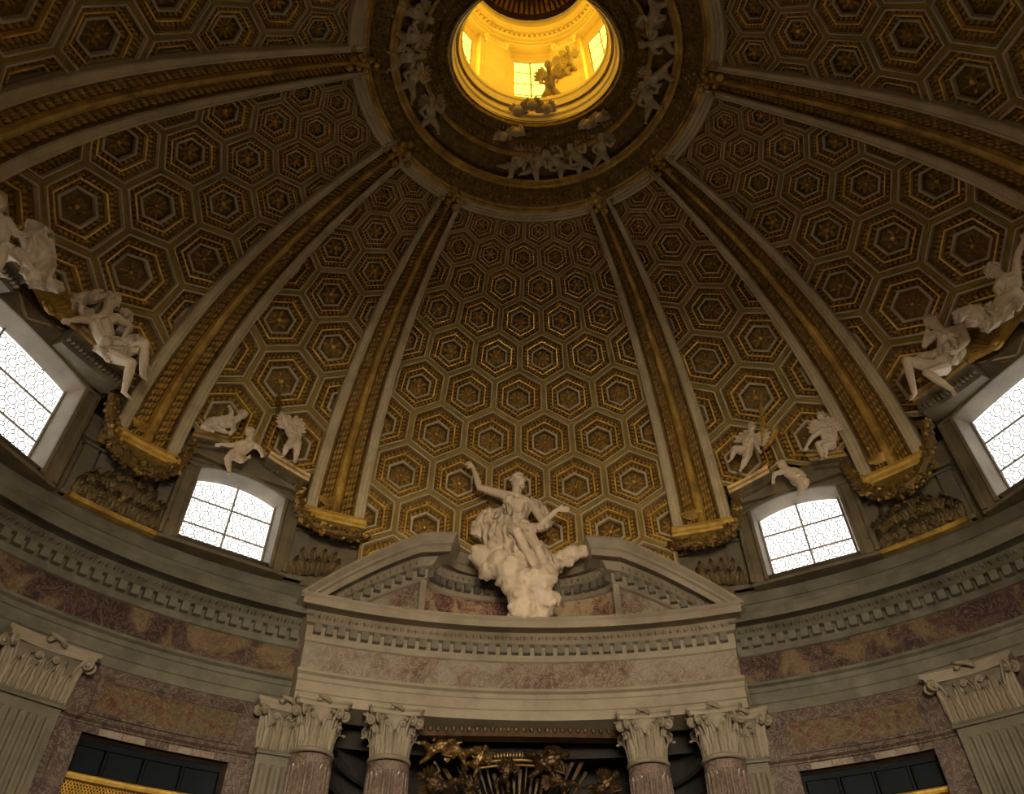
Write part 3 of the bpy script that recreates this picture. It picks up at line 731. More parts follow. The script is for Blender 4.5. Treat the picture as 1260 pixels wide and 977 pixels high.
pw(-W2[0]+.3, -W1[1]-.3, 'brown attic wall between the two left windows', 'wall_attic_left'); pw(W1[1]+.3, W2[0]-.3, 'brown attic wall between the two right windows', 'wall_attic_right')
pw(-103, -W2[1]-.2, 'brown attic wall beyond the large left window', 'wall_attic_far_left'); pw(W2[1]+.2, 103, 'brown attic wall beyond the large right window', 'wall_attic_far_right')
for i, (a, b) in enumerate(((122, 142), (153, 207), (218, 238))): pw(a, b, ('right', 'middle', 'left')[i]+' attic wall behind the viewer', 'wall_attic_rear_%d' % (i+1))
for i, (a, b) in enumerate(((142, 153), (207, 218), (102, 123), (237, 258))): pass
mb = MB(); sweep(mb, [(1.1, 8.0), (1.1, 15.2), (.2, 15.2)], 0, 360, 4, cap=False); mb.build('wall_outer', M['dark'], kind='structure', label='outer masonry of the drum, hidden')
# strip of plain wall under and above every window
for nm, (a, b), lab in (('left', (-W1[1]-.3, -W1[0]+.3), 'small left'), ('right', (W1[0]-.3, W1[1]+.3), 'small right'), ('far_left', (-W2[1]-.2, -W2[0]+.3), 'large left'), ('far_right', (W2[0]-.3, W2[1]+.2), 'large right')):
    attic_panel(a, b, 'wall_sill_'+nm, 'plain sill band under the %s window' % lab, 11.2, 11.40, .2)

# ================================================================== LOWER WALLS, doors, columns
def box_between(mb, p0, p1, o0, o1, z0, z1, step=1.5): sweep(mb, [(o1, z0), (o0, z0), (o0, z1), (o1, z1)], p0, p1, step)
DL, DR = (-45.4, -30.7), (29.4, 43.2)
def lower_wall(side, full, door, post, label, seg):
    mb = MB()
    for a, b, z0, z1 in seg: box_between(mb, a, b, 0, .5, z0, z1)
    w = mb.build('wall_%s' % side, M['marble_red'], kind='structure', label=label)
    a, b = door
    mb = MB(); sweep(mb, [(.05, 7.16), (-.03, 7.18), (-.03, 7.21), (-.10, 7.25), (-.10, 7.29), (.05, 7.31)], *post); mb.build('lintel_moulding', M['marble_red'], w)
    n = 7
    for k in range(n):      # grey patched slabs of the lintel
        p0 = a-.8+(b-a+1.6)*k/n; p1 = a-.8+(b-a+1.6)*(k+1)/n-.08
        mb = MB(); sweep(mb, [(.1, 7.03), (-.02-.006*(k % 3), 7.03), (-.02-.006*(k % 3), 7.15), (.1, 7.15)], p0, p1)
        mb.build('lintel_slab', M['marble_pink' if k % 3 else 'marble_red'], w)
    mb = MB(); sweep(mb, [(.1, 7.44), (-.03, 7.44), (-.03, 8.0), (.1, 8.0)], a+.2, b-.2); mb.build('jasper_panel', M['marble_jasper'], w, label='ochre and red jasper panel above the dark door')
    mb = MB()               # raised frame round the jasper
    for z0, z1 in ((7.36, 7.44), (8.0, 8.08)): sweep(mb, [(.1, z0), (-.055, z0), (-.055, z1), (.1, z1)], a-.3, b+.3)
    for q in (a-.3, b-.2): sweep(mb, [(.1, 7.44), (-.055, 7.44), (-.055, 8.0), (.1, 8.0)], q, q+.5, .25)
    mb.build('panel_frame', M['marble_red'], w)
    mb = MB()               # door jambs
    for q0, q1 in ((a-1.9, a-.25), (b+.25, b+1.6)): sweep(mb, [(.1, 0.2), (-.03, 0.2), (-.03, 7.0), (.1, 7.0)], q0, q1, .5)
    mb.build('door_jamb', M['marble_red'], w)
    return w
lower_wall('left', None, DL, (-48.3, -28.3), 'red breccia wall with a dark choir door left of the columns', [(-100, DL[0], 0, 8.27), (DL[0], DL[1], 7.03, 8.27), (DL[1], -20.5, 0, 8.27)])
lower_wall('right', None, DR, (26.5, 45.9), 'red breccia wall with a dark choir door right of the columns', [(20.5, DR[0], 0, 8.27), (DR[0], DR[1], 7.03, 8.27), (DR[1], 100, 0, 8.27)])
mb = MB()
box_between(mb, 100, 164, 0, .5, 0, 8.4, 4); box_between(mb, 196, 260, 0, .5, 0, 8.4, 4); box_between(mb, 164, 196, 0, .5, 7.2, 8.4, 4); box_between(mb, 164, 196, 0, .5, 0, 3.2, 4)
mb.build('wall_front', M['marble_red'], kind='structure', label='entrance wall behind the viewer')
# added unseen porch and glowing window, shaped to throw light on the altar side
mb = MB(); YP = -14.2
mb.add([(-2.9, -9.2, 3.2), (2.9, -9.2, 3.2), (2.9, YP, 3.2), (-2.9, YP, 3.2), (-2.9, -9.2, 7.2), (2.9, -9.2, 7.2), (2.9, YP, 7.2), (-2.9, YP, 7.2)], [(0, 1, 2, 3), (4, 7, 6, 5), (0, 3, 7, 4), (1, 5, 6, 2), (2, 6, 7, 3)])
mb.build('wall_porch', M['stone_dark'], kind='structure', label='deep entrance porch behind the viewer')
w = thing('window_15', (0, YP+.1, 3.2), 'great entrance window at the end of the porch behind the viewer', kind='structure')
for i in range(5):
    for j in range(3):
        x = -2.6+i*1.04; z = 3.3+j*1.28; mb = MB(); mb.box((x+.52, YP+.1, z+.62), (.98, .03, 1.2)); mb.build('pane', M['glass_entry'], w)

def door(idx, span, label):
    a, b = span; r = thing('door_%d' % idx, E((a+b)/2, .3, 0), label, kind='structure')
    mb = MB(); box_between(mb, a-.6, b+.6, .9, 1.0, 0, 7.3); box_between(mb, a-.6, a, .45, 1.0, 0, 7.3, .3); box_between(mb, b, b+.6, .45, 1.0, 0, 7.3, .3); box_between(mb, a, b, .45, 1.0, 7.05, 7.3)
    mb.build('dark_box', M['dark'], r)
    z0 = 6.36
    for k in range(4):
        p0 = a+(b-a)*k/4+.25; p1 = a+(b-a)*(k+1)/4-.25
        mb = MB(); box_between(mb, p0, p1, .42, .45, z0+.14, 6.94, 1); mb.build('dark_pane', M['lattice_dark'], r)
    mb = MB()
    for k in range(5):
        p = a+(b-a)*k/4; box_between(mb, p-.12, p+.12, .38, .46, z0+.1, 7.0, .12)
    box_between(mb, a, b, .36, .46, 6.93, 7.03); mb.build('glazing_bar', M['lattice_dark'], r)
    mb = MB(); sweep(mb, [(.46, z0-.02), (.30, z0-.02), (.27, z0+.02), (.27, z0+.06), (.33, z0+.1), (.46, z0+.12)], a-.1, b+.1)
    for p in (a, b): box_between(mb, p-.45, p+.45, .28, .44, 2.0, z0-.02, .45)
    fr = mb.build('gilt_frame', M['gilt_bright'], r)
    mb = MB(); n = 46
    ps = [a+.5+(b-a-1)*i/n for i in range(n+1)]
    for i in range(-14, n+1):     # woven gilt grille
        for sg in (1, -1):
            q = []
            for k in range(15):
                j = i+k if sg > 0 else n-(i+k)
                if 0 <= j <= n: q.append(E(ps[j], .37, 5.0+1.32*k/14))
            if len(q) > 2: mb.tube(q, .011, 4, cap=False)
    mb.build('grille', M['gilt_bright'], r, kind='stuff')
door(1, DL, 'dark choir door with gilt grille at the lower left'); door(2, DR, 'dark choir door at the lower right')

# ------------------------------------------------------------------ fluted shafts
def shaft_mesh(r, z0, z1, nfl=24):
    mb = MB(); rows = []
    zs = [z0, z0+.3]+list(np.linspace(z0+.5, z1-.42, 4))+[z1-.30, z1-.26, z1-.22, z1-.19, z1-.17, z1-.1, z1]
    for z in zs:
        e = r*(1-.14*max(0, (z-z0)/(z1-z0))**1.8); row = []
        dep = 0 if z > z1-.185 or z < z0+.2 else (1.0 if z < z1-.28 else math.sqrt(max(0, min(1, (z1-.175-z)/.11))))
        for k in range(nfl*6):
            f = (k % 6)/6; d = 0.0
            if 1/6 <= f <= 5/6: d = math.sin(math.pi*(f-1/6)/(4/6))*.052*dep
            a = 2*math.pi*k/(nfl*6); row.append(((e-d)*math.cos(a), (e-d)*math.sin(a), z))
        rows.append(row)
    mb.grid(rows, close_u=True); return mb
def leaf_bm(h, w, out, lobes=4):
    """acanthus leaf growing up local z, curling out along local y"""
    mb = MB(); prof = [(0, .01, .62), (.22, .03, .95), (.45, .07, 1.0), (.68, .13, .86), (.86, .24, .62), (.97, .42, .42), (.98, .66, .25), (.90, .80, .05)]
    rows = []
    for i, (z, o, ww) in enumerate(prof):
        z *= h; o *= out; ww *= w*(1.0 if i % 2 == 0 else .84)
        rows.append([(-ww, o-.018, z-.03*h), (-ww*.6, o+.012, z), (-ww*.3, o-.012, z), (0, o+.035, z+.01), (ww*.3, o-.012, z), (ww*.6, o+.012, z), (ww, o-.018, z-.03*h)])
    return mb.grid(rows)
LEAF_LO = leaf_bm(.46, .15, .30).mesh('acanthus_leaf', M['stone_warm']); LEAF_HI = leaf_bm(.74, .15, .34).mesh('acanthus_leaf', M['stone_warm'])
def volute_mesh():
    mb = MB(); pts = []; rad = []
    for k in range(26):     # stem rising and rolling into a spiral in the local x-z plane
        if k < 8: f = k/8; pts.append((.10*f**2, 0, .30*f)); rad.append(.022+.012*f)
        else:
            g = (k-8)/17; a = math.pi-g*3.6*math.pi; rr = .115*(1-.78*g); pts.append((.215+rr*math.cos(a)+.0*g, .012*g, .285+rr*math.sin(a))); rad.append(.036*(1-.45*g))
    mb.tube(pts, rad, 7); mb.ball((.215, 0, .285), (.05, .06, .05), 8, 5); return mb.mesh('volute', M['stone_warm'], True)
VOL = volute_mesh()
def fleuron_mesh():
    mb = MB()
    for k in range(5): a = math.pi*(k/4); mb.ball((.10*math.cos(a), .02, .03+.05*math.sin(a)), (.06, .05, .04), 6, 4)
    mb.tube([(-.14, .02, -.02), (-.04, .08, .05), (.06, .09, .07), (.15, .03, .12)], [.02, .04, .035, .015], 6); return mb.mesh('fleuron', M['stone_warm'], True)
FLE = fleuron_mesh()
def local(pos, n):          # local y toward -n (into the room), z up
    n = -Vector(n); t = n.cross(Vector((0, 0, 1)))
    return Matrix(((t.x, n.x, 0, pos[0]), (t.y, n.y, 0, pos[1]), (0, 0, 1, pos[2]), (0, 0, 0, 1)))
ZC0, ZC1 = 7.28, 8.27
def round_capital(root, base):
    mt = M['stone_warm']
    for o in (None,):
        mb = MB(); mb.lathe([(.40, -.02), (.455, -.01), (.47, .02), (.455, .05), (.41, .06), (.40, .10), (.39, .5), (.43, .72), (.52, .86), (.0, .86)], n=32)
        cap = mb.mesh('bell', mt, True); place(cap, 'bell', base, root)
    for k in range(8): place(LEAF_LO, 'acanthus_leaf', base @ Matrix.Rotation(k*math.pi/4, 4, 'Z') @ Matrix.Translation((0, .385, .06)), root)
    for k in range(8): place(LEAF_HI, 'acanthus_leaf', base @ Matrix.Rotation((k+.5)*math.pi/4, 4, 'Z') @ Matrix.Translation((0, .375, .06)), root)
    for k in range(4):
        c = base @ Matrix.Rotation(math.pi/4+k*math.pi/2, 4, 'Z')
        for s in (-1, 1): place(VOL, 'volute', c @ Matrix.Translation((.42, s*.05, .45)) @ Matrix.Rotation(s*.25, 4, 'Z'), root)
    for k in range(4):
        c = base @ Matrix.Rotation(k*math.pi/2, 4, 'Z')
        for s in (-1, 1):
            m_ = c @ Matrix.Translation((s*.02, .47, .50)) @ Matrix.Diagonal((s*.62, .62, .62, 1)); place(VOL, 'helix', m_, root)
        place(FLE, 'fleuron', c @ Matrix.Translation((0, .56, .92)), root)
    mb = MB(); pts = []
    for k in range(4):
        a = math.pi/4+k*math.pi/2; b = a+math.pi/2
        p, q = Vector((.86*math.cos(a), .86*math.sin(a), 0)), Vector((.86*math.cos(b), .86*math.sin(b), 0)); mid = (p+q)/2*.82
        d = (q-p).normalized()*.06
        for f in (0, .2, .4, .5, .6, .8, 1): pts.append((p+d)*(1-f)**2+2*(mid)*f*(1-f)+(q-d)*f**2)
    n = len(pts)
    mb.grid([[Vector((p.x*s, p.y*s, z)) for p in pts] for s, z in ((.90, .85), (.93, .89), (.93, .92), (1.0, .95), (1.0, .99))], close_u=True)
    mb.f.append(tuple(range(n-1, -1, -1))); mb.m.append(0); mb.f.append(tuple(4*n+i for i in range(n))); mb.m.append(0)
    place(mb.mesh('abacus', mt), 'abacus', base, root)
def column(x, y, label):
    n = nrm(math.atan2(x/A0, y/B0)/D); r = thing('column', (x, y, 0), label, 'column', 'fluted columns of the altar front')
    base = local((x, y, 0), n)
    place(SHAFT, 'shaft', base, r); place(CBASE, 'base', base, r); round_capital(r, local((x, y, ZC0), n))
SHAFT = shaft_mesh(.515, .55, ZC0-.06).mesh('shaft', M['column'], False)
_m = MB(); _m.lathe([(.515, ZC0-.10), (.50, ZC0-.06), (.445, ZC0-.06)], n=32); SH2 = None
_m = MB(); _m.lathe([(.0, 0), (.72, 0), (.72, .14), (.70, .2), (.62, .26), (.60, .34), (.64, .40), (.60, .46), (.52, .5), (.515, .56)], n=32); CBASE = _m.mesh('base', M['stone_warm'], True)
for x, y, lb in ((-4.40, 8.62, 'outer left red marble column with scrolled leafy capital'), (-2.83, 9.0, 'inner left red marble column beside the altar opening'),
                 (2.72, 9.0, 'inner right red marble column beside the altar opening'), (4.26, 8.64, 'outer right red marble column with scrolled leafy capital')):
    column(x, y, lb)
# ------------------------------------------------------------------ flat pilasters
def pilaster(p0, p1, nfl, label, group):
    a, b = E(p0, -.2, 0), E(p1, -.2, 0); w = (b-a).length; c = (a+b)/2; pm = (p0+p1)/2; n = nrm(pm)
    r = thing('pilaster', c, label, 'pilaster', group); base = local(c, n); top = local((c.x, c.y, ZC0), n)
    mb = MB(); z1 = ZC0-.06; prof = [(-w/2, -.35), (-w/2, 0)]; fp = w*.88/nfl; x = -w*.44
    zs = [.5, z1-.40, z1-.28, z1-.24, z1-.20, z1-.185, z1-.17, z1]
    rows = []
    for z in zs:
        dep = 0 if z > z1-.18 else (1 if z < z1-.27 else math.sqrt(max(0, (z1-.18-z)/.10)))
        row = [(-w/2, -.35, z), (-w/2, 0, z)]
        for k in range(nfl):
            x0 = -w*.44+fp*(k+.14); x1 = -w*.44+fp*(k+.86)
            for f in np.linspace(0, 1, 7): row.append((x0+(x1-x0)*f, -.055*math.sin(math.pi*f)*dep, z))
        rows.append(row+[(w/2, 0, z), (w/2, -.35, z)])
    mb.grid(rows); place(mb.mesh('shaft', M['stone_mid']), 'shaft', base, r)
    mb = MB(); mb.box((0, -.1, .25), (w+.16, .5, .5)); place(mb.mesh('base', M['stone_mid']), 'base', base, r)
    k = w/.94
    mb = MB()
    for s in (1,):
        sec = [(-.06, 1.06, .06), (-.02, 1.09, .08), (.02, 1.06, .06), (.04, 1.0, .0), (.10, .98, .0), (.5, .98, .0), (.72, 1.05, .06), (.86, 1.2, .16)]
        mb.grid([[(-w/2*e, -.35, z), (-w/2*e, o, z), (w/2*e, o, z), (w/2*e, -.35, z)] for z, e, o in sec])
    place(mb.mesh('bell', M['stone_mid']), 'bell', top, r)
    n1 = max(2, round(w/.34))
    for j in range(n1): place(LEAF_LO, 'acanthus_leaf', top @ Matrix.Translation((-w/2+w*(j+.5)/n1, .01, .06)), r)
    for j in range(n1-1 if n1 > 2 else 1): place(LEAF_HI, 'acanthus_leaf', top @ Matrix.Translation((-w/2+w*(j+1)/n1, .0, .06)) @ Matrix.Diagonal((1, 1, .86, 1)), r)
    for s in (-1, 1):
        place(LEAF_HI, 'acanthus_leaf', top @ Matrix.Translation((s*w*.5, -.02, .06)) @ Matrix.Rotation(-s*.7, 4, 'Z'), r)
        place(VOL, 'volute', top @ Matrix.Translation((s*(w/2-.10), .10, .45)) @ Matrix.Rotation(.75 if s > 0 else math.pi-.75, 4, 'Z'), r)
        place(VOL, 'volute', top @ Matrix.Translation((s*(w/2-.02), .0, .45)) @ Matrix.Rotation(.45 if s > 0 else math.pi-.45, 4, 'Z'), r)
        place(VOL, 'helix', top @ Matrix.Translation((s*.02, .12, .50)) @ Matrix.Diagonal((s*.62, .62, .62, 1)), r)
    place(FLE, 'fleuron', top @ Matrix.Translation((0, .24, .90)) @ Matrix.Scale(1.3, 4), r)
    mb = MB(); m_ = 9; hx = w/2+.24
    def edge(s, z): return [(-hx*s, -.35, z)]+[(x_*s, (.30*s-.12*(1-(x_/hx)**2)), z) for x_ in np.linspace(-hx, hx, m_)]+[(hx*s, -.35, z)]
    mb.grid([edge(s, z) for s, z in ((.86, .80), (.92, .84), (.92, .88), (1, .92), (1, .99))]); nn = m_+2
    mb.f.append(tuple(range(nn))); mb.m.append(0)
    place(mb.mesh('abacus', M['stone_warm']), 'abacus', top, r)
pilaster(-55.4, -48.4, 7, 'great fluted pilaster at the lower left edge', 'great fluted pilasters'); pilaster(46.2, 53.2, 7, 'great fluted pilaster at the lower right edge', 'great fluted pilasters')
pilaster(-28.3, -24.4, 3, 'narrow pilaster strip left of the outer left column', 'narrow pilaster strips'); pilaster(22.9, 26.6, 3, 'narrow pilaster strip right of the outer right column', 'narrow pilaster strips')

# ================================================================== ALTAR RECESS
alt = thing('wall_back', (0, 11, 0), 'dark altar recess behind the columns', kind='structure')
def AE(t, k, z): return Vector((4.3*k*math.cos(t), 9.2+4.2*k*math.sin(t), z))
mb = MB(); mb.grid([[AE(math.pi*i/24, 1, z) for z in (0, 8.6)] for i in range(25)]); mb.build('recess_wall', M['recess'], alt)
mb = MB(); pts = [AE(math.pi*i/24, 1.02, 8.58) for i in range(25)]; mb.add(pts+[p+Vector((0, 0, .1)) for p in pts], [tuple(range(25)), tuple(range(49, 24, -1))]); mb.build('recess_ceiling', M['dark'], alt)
for z, k in ((6.2, .985), (6.6, .975), (7.0, .96), (7.45, .94)):
    mb = MB(); mb.grid([[AE(math.pi*i/24, k, z), AE(math.pi*i/24, k-.02, z+.03), AE(math.pi*i/24, k-.02, z+.16), AE(math.pi*i/24, k+.02, z+.2)] for i in range(25)]); mb.build('moulded_band', M['recess'], alt)
mb = MB(); mb.box((0, 9.75, 8.28), (4.7, .35, .36)); 
for k in range(26): mb.ball((-2.2+.176*k, 9.56, 8.27), (.06, .03, .09), 6, 4)
mb.build('carved_lintel', M['altar'], alt)

# ================================================================== ORNAMENT round the windows
LEAF_G = leaf_bm(.40, .21, .50).mesh('acanthus_leaf', M['relief']); LEAF_G2 = leaf_bm(.34, .18, .46).mesh('acanthus_leaf', M['relief'])
def attic_closure(a, b, z0, nm, lab): attic_panel(a, b, nm, lab, z0, 14.45, .32)
for sg, sd in ((-1, 'left'), (1, 'right')):
    for (w0, w1), z0, sz in ((W1, 13.62, 'small'), (W2, 13.95, 'large')):
        a, b = sorted((sg*(w0-.4), sg*(w1+.4))); attic_closure(a, b, z0, 'wall_head_%s_%s' % (sz, sd), 'brown wall above the %s %s window' % (sz, sd))
def over(p, sg): return sg*p
def pediment_piece(win, pts, base, n=10):
    """pts: (phi0, z0, phi1, z1)"""
    p0, z0, p1, z1 = pts; prof = [(.45, -.42), (-.02, -.42), (-.06, -.36), (-.08, -.22), (-.22, -.18), (-.30, -.16), (-.34, -.10), (-.36, -.06), (-.40, 0), (.45, .02)]
    mb = MB(); rows = [[E(p0+(p1-p0)*k/n, base+o, z0+(z1-z0)*k/n+h) for o, h in prof] for k in range(n+1)]
    mb.grid(rows, mcol=[0, 0, 0, 0, 0, 1, 0, 1, 1, 0]); m_ = len(prof); mb.f.append(tuple(range(m_))); mb.m.append(0); mb.f.append(tuple(range(n*m_+m_-1, n*m_-1, -1))); mb.m.append(0)
    o = mb.build('pediment_piece', [M['attic'], M['gilt']], win)
    mb = MB()
    for k in range(14):
        f = (k+.5)/14; mb.box(E(p0+(p1-p0)*f, base-.12, z0+(z1-z0)*f-.29), (.07, .12, .10), Matrix.Rotation(-(p0+(p1-p0)*f)*D, 3, 'Z'))
    mb.build('dentil_row', M['attic'], o, kind='stuff')
for sg, k1, k2 in ((-1, 'l1', 'l2'), (1, 'r1', 'r2')):
    w = WIN[k1][0]
    pediment_piece(w, (sg*29.9, 13.93, sg*36.2, 14.26), -.32); pediment_piece(w, (sg*41.9, 14.22, sg*46.9, 13.96), -.30)
    mb = MB(); sweep(mb, [(.4, 13.6), (-.34, 13.6), (-.42, 14.0), (-.40, 14.12), (.4, 14.12)], sg*31, sg*45.5); mb.build('window_head', M['attic'], w)
    w = WIN[k2][0]
    pediment_piece(w, (sg*58.8, 14.26, sg*68, 14.32), -.66); pediment_piece(w, (sg*77, 14.32, sg*86, 14.26), -.66)
    mb = MB(); sweep(mb, [(.4, 13.95), (-.34, 13.95), (-.52, 14.25), (-.50, 14.5), (.4, 14.5)], sg*58, sg*86.5); mb.build('window_head', M['attic'], w)
    # scrolls on the window frieze
    mb = MB()
    for k in range(9):
        for q in (61.5, 81):
            a = k*.75; mb.ball(E(sg*(q+1.4*math.cos(a)*(1-k*.07)), -.46, 14.2+.22*math.sin(a)*(1-k*.07)), .055, 6, 4)
    mb.build('scroll_relief', M['gilt'], w, smooth=True)

def garland(path, label, n=230, r=.23):
    pts = np.array([tuple(E(p, o, z)) for p, o, z in path]); L = np.r_[0, np.cumsum(np.linalg.norm(np.diff(pts, axis=0), axis=1))]
    mb = MB()
    for k in range(n):
        s = L[-1]*(k+.5)/n; c = Vector([float(np.interp(s, L, pts[:, i])) for i in range(3)]); f = k/n
        rr = r*(.75+.35*math.sin(math.pi*f)); d = Vector([random.gauss(0, 1) for _ in range(3)]).normalized()
        mb.ball(c+d*rr*.62, (random.uniform(.035, .075), random.uniform(.035, .075), random.uniform(.03, .07)), 6, 4, Matrix.Rotation(random.uniform(0, 3), 3, d), mi=0 if random.random() < .8 else 1)
    mb.tube([tuple(q) for q in pts], r*.55, 7)
    o = mb.build('garland', [M['gilt_dark'], M['gilt']]); o['label'] = label; o['category'] = 'garland'; o['group'] = 'fruit garlands under the dome ribs'
for sg, sd in ((-1, 'left'), (1, 'right')):
    garland([(sg*30.6, -.42, 13.75), (sg*30.2, -.42, 13.2), (sg*29.4, -.50, 12.82), (sg*27.4, -.50, 12.58), (sg*24.5, -.50, 12.52), (sg*21.6, -.50, 12.6), (sg*20.4, -.3, 12.7)],
            'gilt fruit garland hanging under the rib foot at the %s end of the pediment' % sd)
    garland([(sg*45.8, -.40, 13.75), (sg*46.6, -.42, 13.2), (sg*47.4, -.50, 12.72), (sg*49.6, -.50, 12.45), (sg*51.8, -.50, 12.38), (sg*54.2, -.50, 12.5), (sg*56, -.50, 12.8), (sg*57.2, -.42, 13.3), (sg*58, -.45, 13.8)],
            'long gilt fruit garland under the rib foot between the two %s windows' % sd, 330, .25)

def leaf_place(root, me, phi, off, z, sc, tilt=0.0, lean=0.0):
    n = nrm(phi); m_ = local(E(phi, off, z), n) @ Matrix.Rotation(tilt, 4, 'Y') @ Matrix.Rotation(lean, 4, 'X') @ Matrix.Scale(sc, 4); place(me, 'acanthus_leaf', m_, root)
for sg, sd in ((-1, 'left'), (1, 'right')):
    r = thing('acanthus_relief', E(sg*50.6, .2, 11.36), 'gilt acanthus and shell relief under the garland between the two %s windows' % sd, 'relief', 'gilt foliage reliefs on the attic')
    for k in range(14):
        f = k/13; leaf_place(r, LEAF_G if k % 3 else LEAF_G2, sg*(45.8+9.8*f), .10+.05*(k % 2), 11.40+.06*(k % 2), 1.0, (f-.5)*-sg*.6+random.uniform(-.3, .3))
    for k in range(11):
        f = k/10; leaf_place(r, LEAF_G if k % 2 else LEAF_G2, sg*(46.4+8.6*f), .12, 11.66+.16*math.sin(math.pi*f), 1.05, (f-.5)*-sg*1.2+random.uniform(-.3, .3), -.1)
    for k in range(8):
        f = k/7; leaf_place(r, LEAF_G if k % 2 else LEAF_G2, sg*(47.8+5.6*f), .14, 11.92+.18*math.sin(math.pi*f), .95, (f-.5)*-sg*2.0, -.1)
    mb = MB()
    for k in range(2):
        s = 1 if k else -1; c = 50.6+s*1.6
        mb.tube([E(sg*(c+1.5*math.cos(a)*(1-a/14)), .12, 12.2+.24*math.sin(a)*(1-a/14)) for a in np.linspace(0, 9, 26)], [.05*(1-.5*q/25) for q in range(26)], 6)
    for k in range(110):
        a = random.uniform(-1, 1); zz = 11.45+.95*(1-a*a)*random.random()
        mb.ball(E(sg*(50.6+4.8*a), random.uniform(-.02, .12), zz), (random.uniform(.03, .07), random.uniform(.03, .07), random.uniform(.03, .08)), 6, 4, Matrix.Rotation(random.uniform(0, 3), 3, 'X'))
    mb.build('scroll', M['relief'], r, smooth=True)
    mb = MB(); sweep(mb, [(.4, 11.30), (-.02, 11.31), (-.06, 11.36), (-.06, 11.40), (.0, 11.44), (.4, 11.46)], sg*45.0, sg*56.4); mb.build('gilt_ledge', M['gilt'], r)
    r = thing('acanthus_relief', E(sg*26.8, .2, 11.5), 'small gilt leaf relief tucked behind the %s end of the pediment' % sd, 'relief', 'gilt foliage reliefs on the attic')
    for k in range(6): f = k/5; leaf_place(r, LEAF_G2 if k % 2 else LEAF_G, sg*(23.8+5.2*f), .18, 11.5+.25*(1-f), .9, (f-.5)*-sg*.8)
    for k in range(4): f = k/3; leaf_place(r, LEAF_G2, sg*(24.3+2.8*f), .2, 12.0+.08*(1-f), .8, (f-.5)*-sg*1.2)
    # flat strips with capitals on the attic
    for q, wd in ((46.0, .22), (48.2, .2), (53.6, .26), (55.9, .22), (28.2, .26)):
        m_ = local(E(sg*q, .32, 11.42), nrm(sg*q)); wd_ = MB(); wd_.box((0, .06, .72), (wd*1.5, .12, 1.44)); wd_.box((0, .09, 1.40), (wd*1.5+.1, .18, .06)); wd_.box((0, .12, 1.50), (wd*1.5+.2, .24, .07)); wd_.box((0, .08, .05), (wd*1.5+.1, .16, .1))
        place(wd_.mesh('wall_strip', M['stone_dark']), 'wall_strip', m_, ATTIC[sd if q != 28.2 else 'centre_'+sd])
    # shell over the large window
    r = thing('scallop_shell', E(sg*72.3, -.9, 14.2), 'gilt scallop shell above the large window at the %s edge' % sd, 'shell')
    n = nrm(sg*72.3); m_ = local(E(sg*72.3, -.62, 14.15), n) @ Matrix.Rotation(.35, 4, 'X')
    rows = []
    for j in range(7):
        rr = .95*(j/6)**.8
        rows.append([m_ @ Vector((rr*math.cos(a), .10+.28*math.sin(math.pi*.5*j/6)+(.05*(j/6) if k % 2 else -.03*(j/6)), rr*math.sin(a))) for k, a in enumerate(np.linspace(-.15, math.pi+.15, 35))])
    mb = MB(); mb.grid(rows); mb.build('fluted_shell', M['gilt'], r)
    mb = MB(); mb.tube([m_ @ Vector((.16*math.cos(a)*(1-a/20), .24, -.05+.16*math.sin(a)*(1-a/20))) for a in np.linspace(0, 9, 20)], .05, 6); mb.build('scroll', M['gilt'], r, smooth=True)

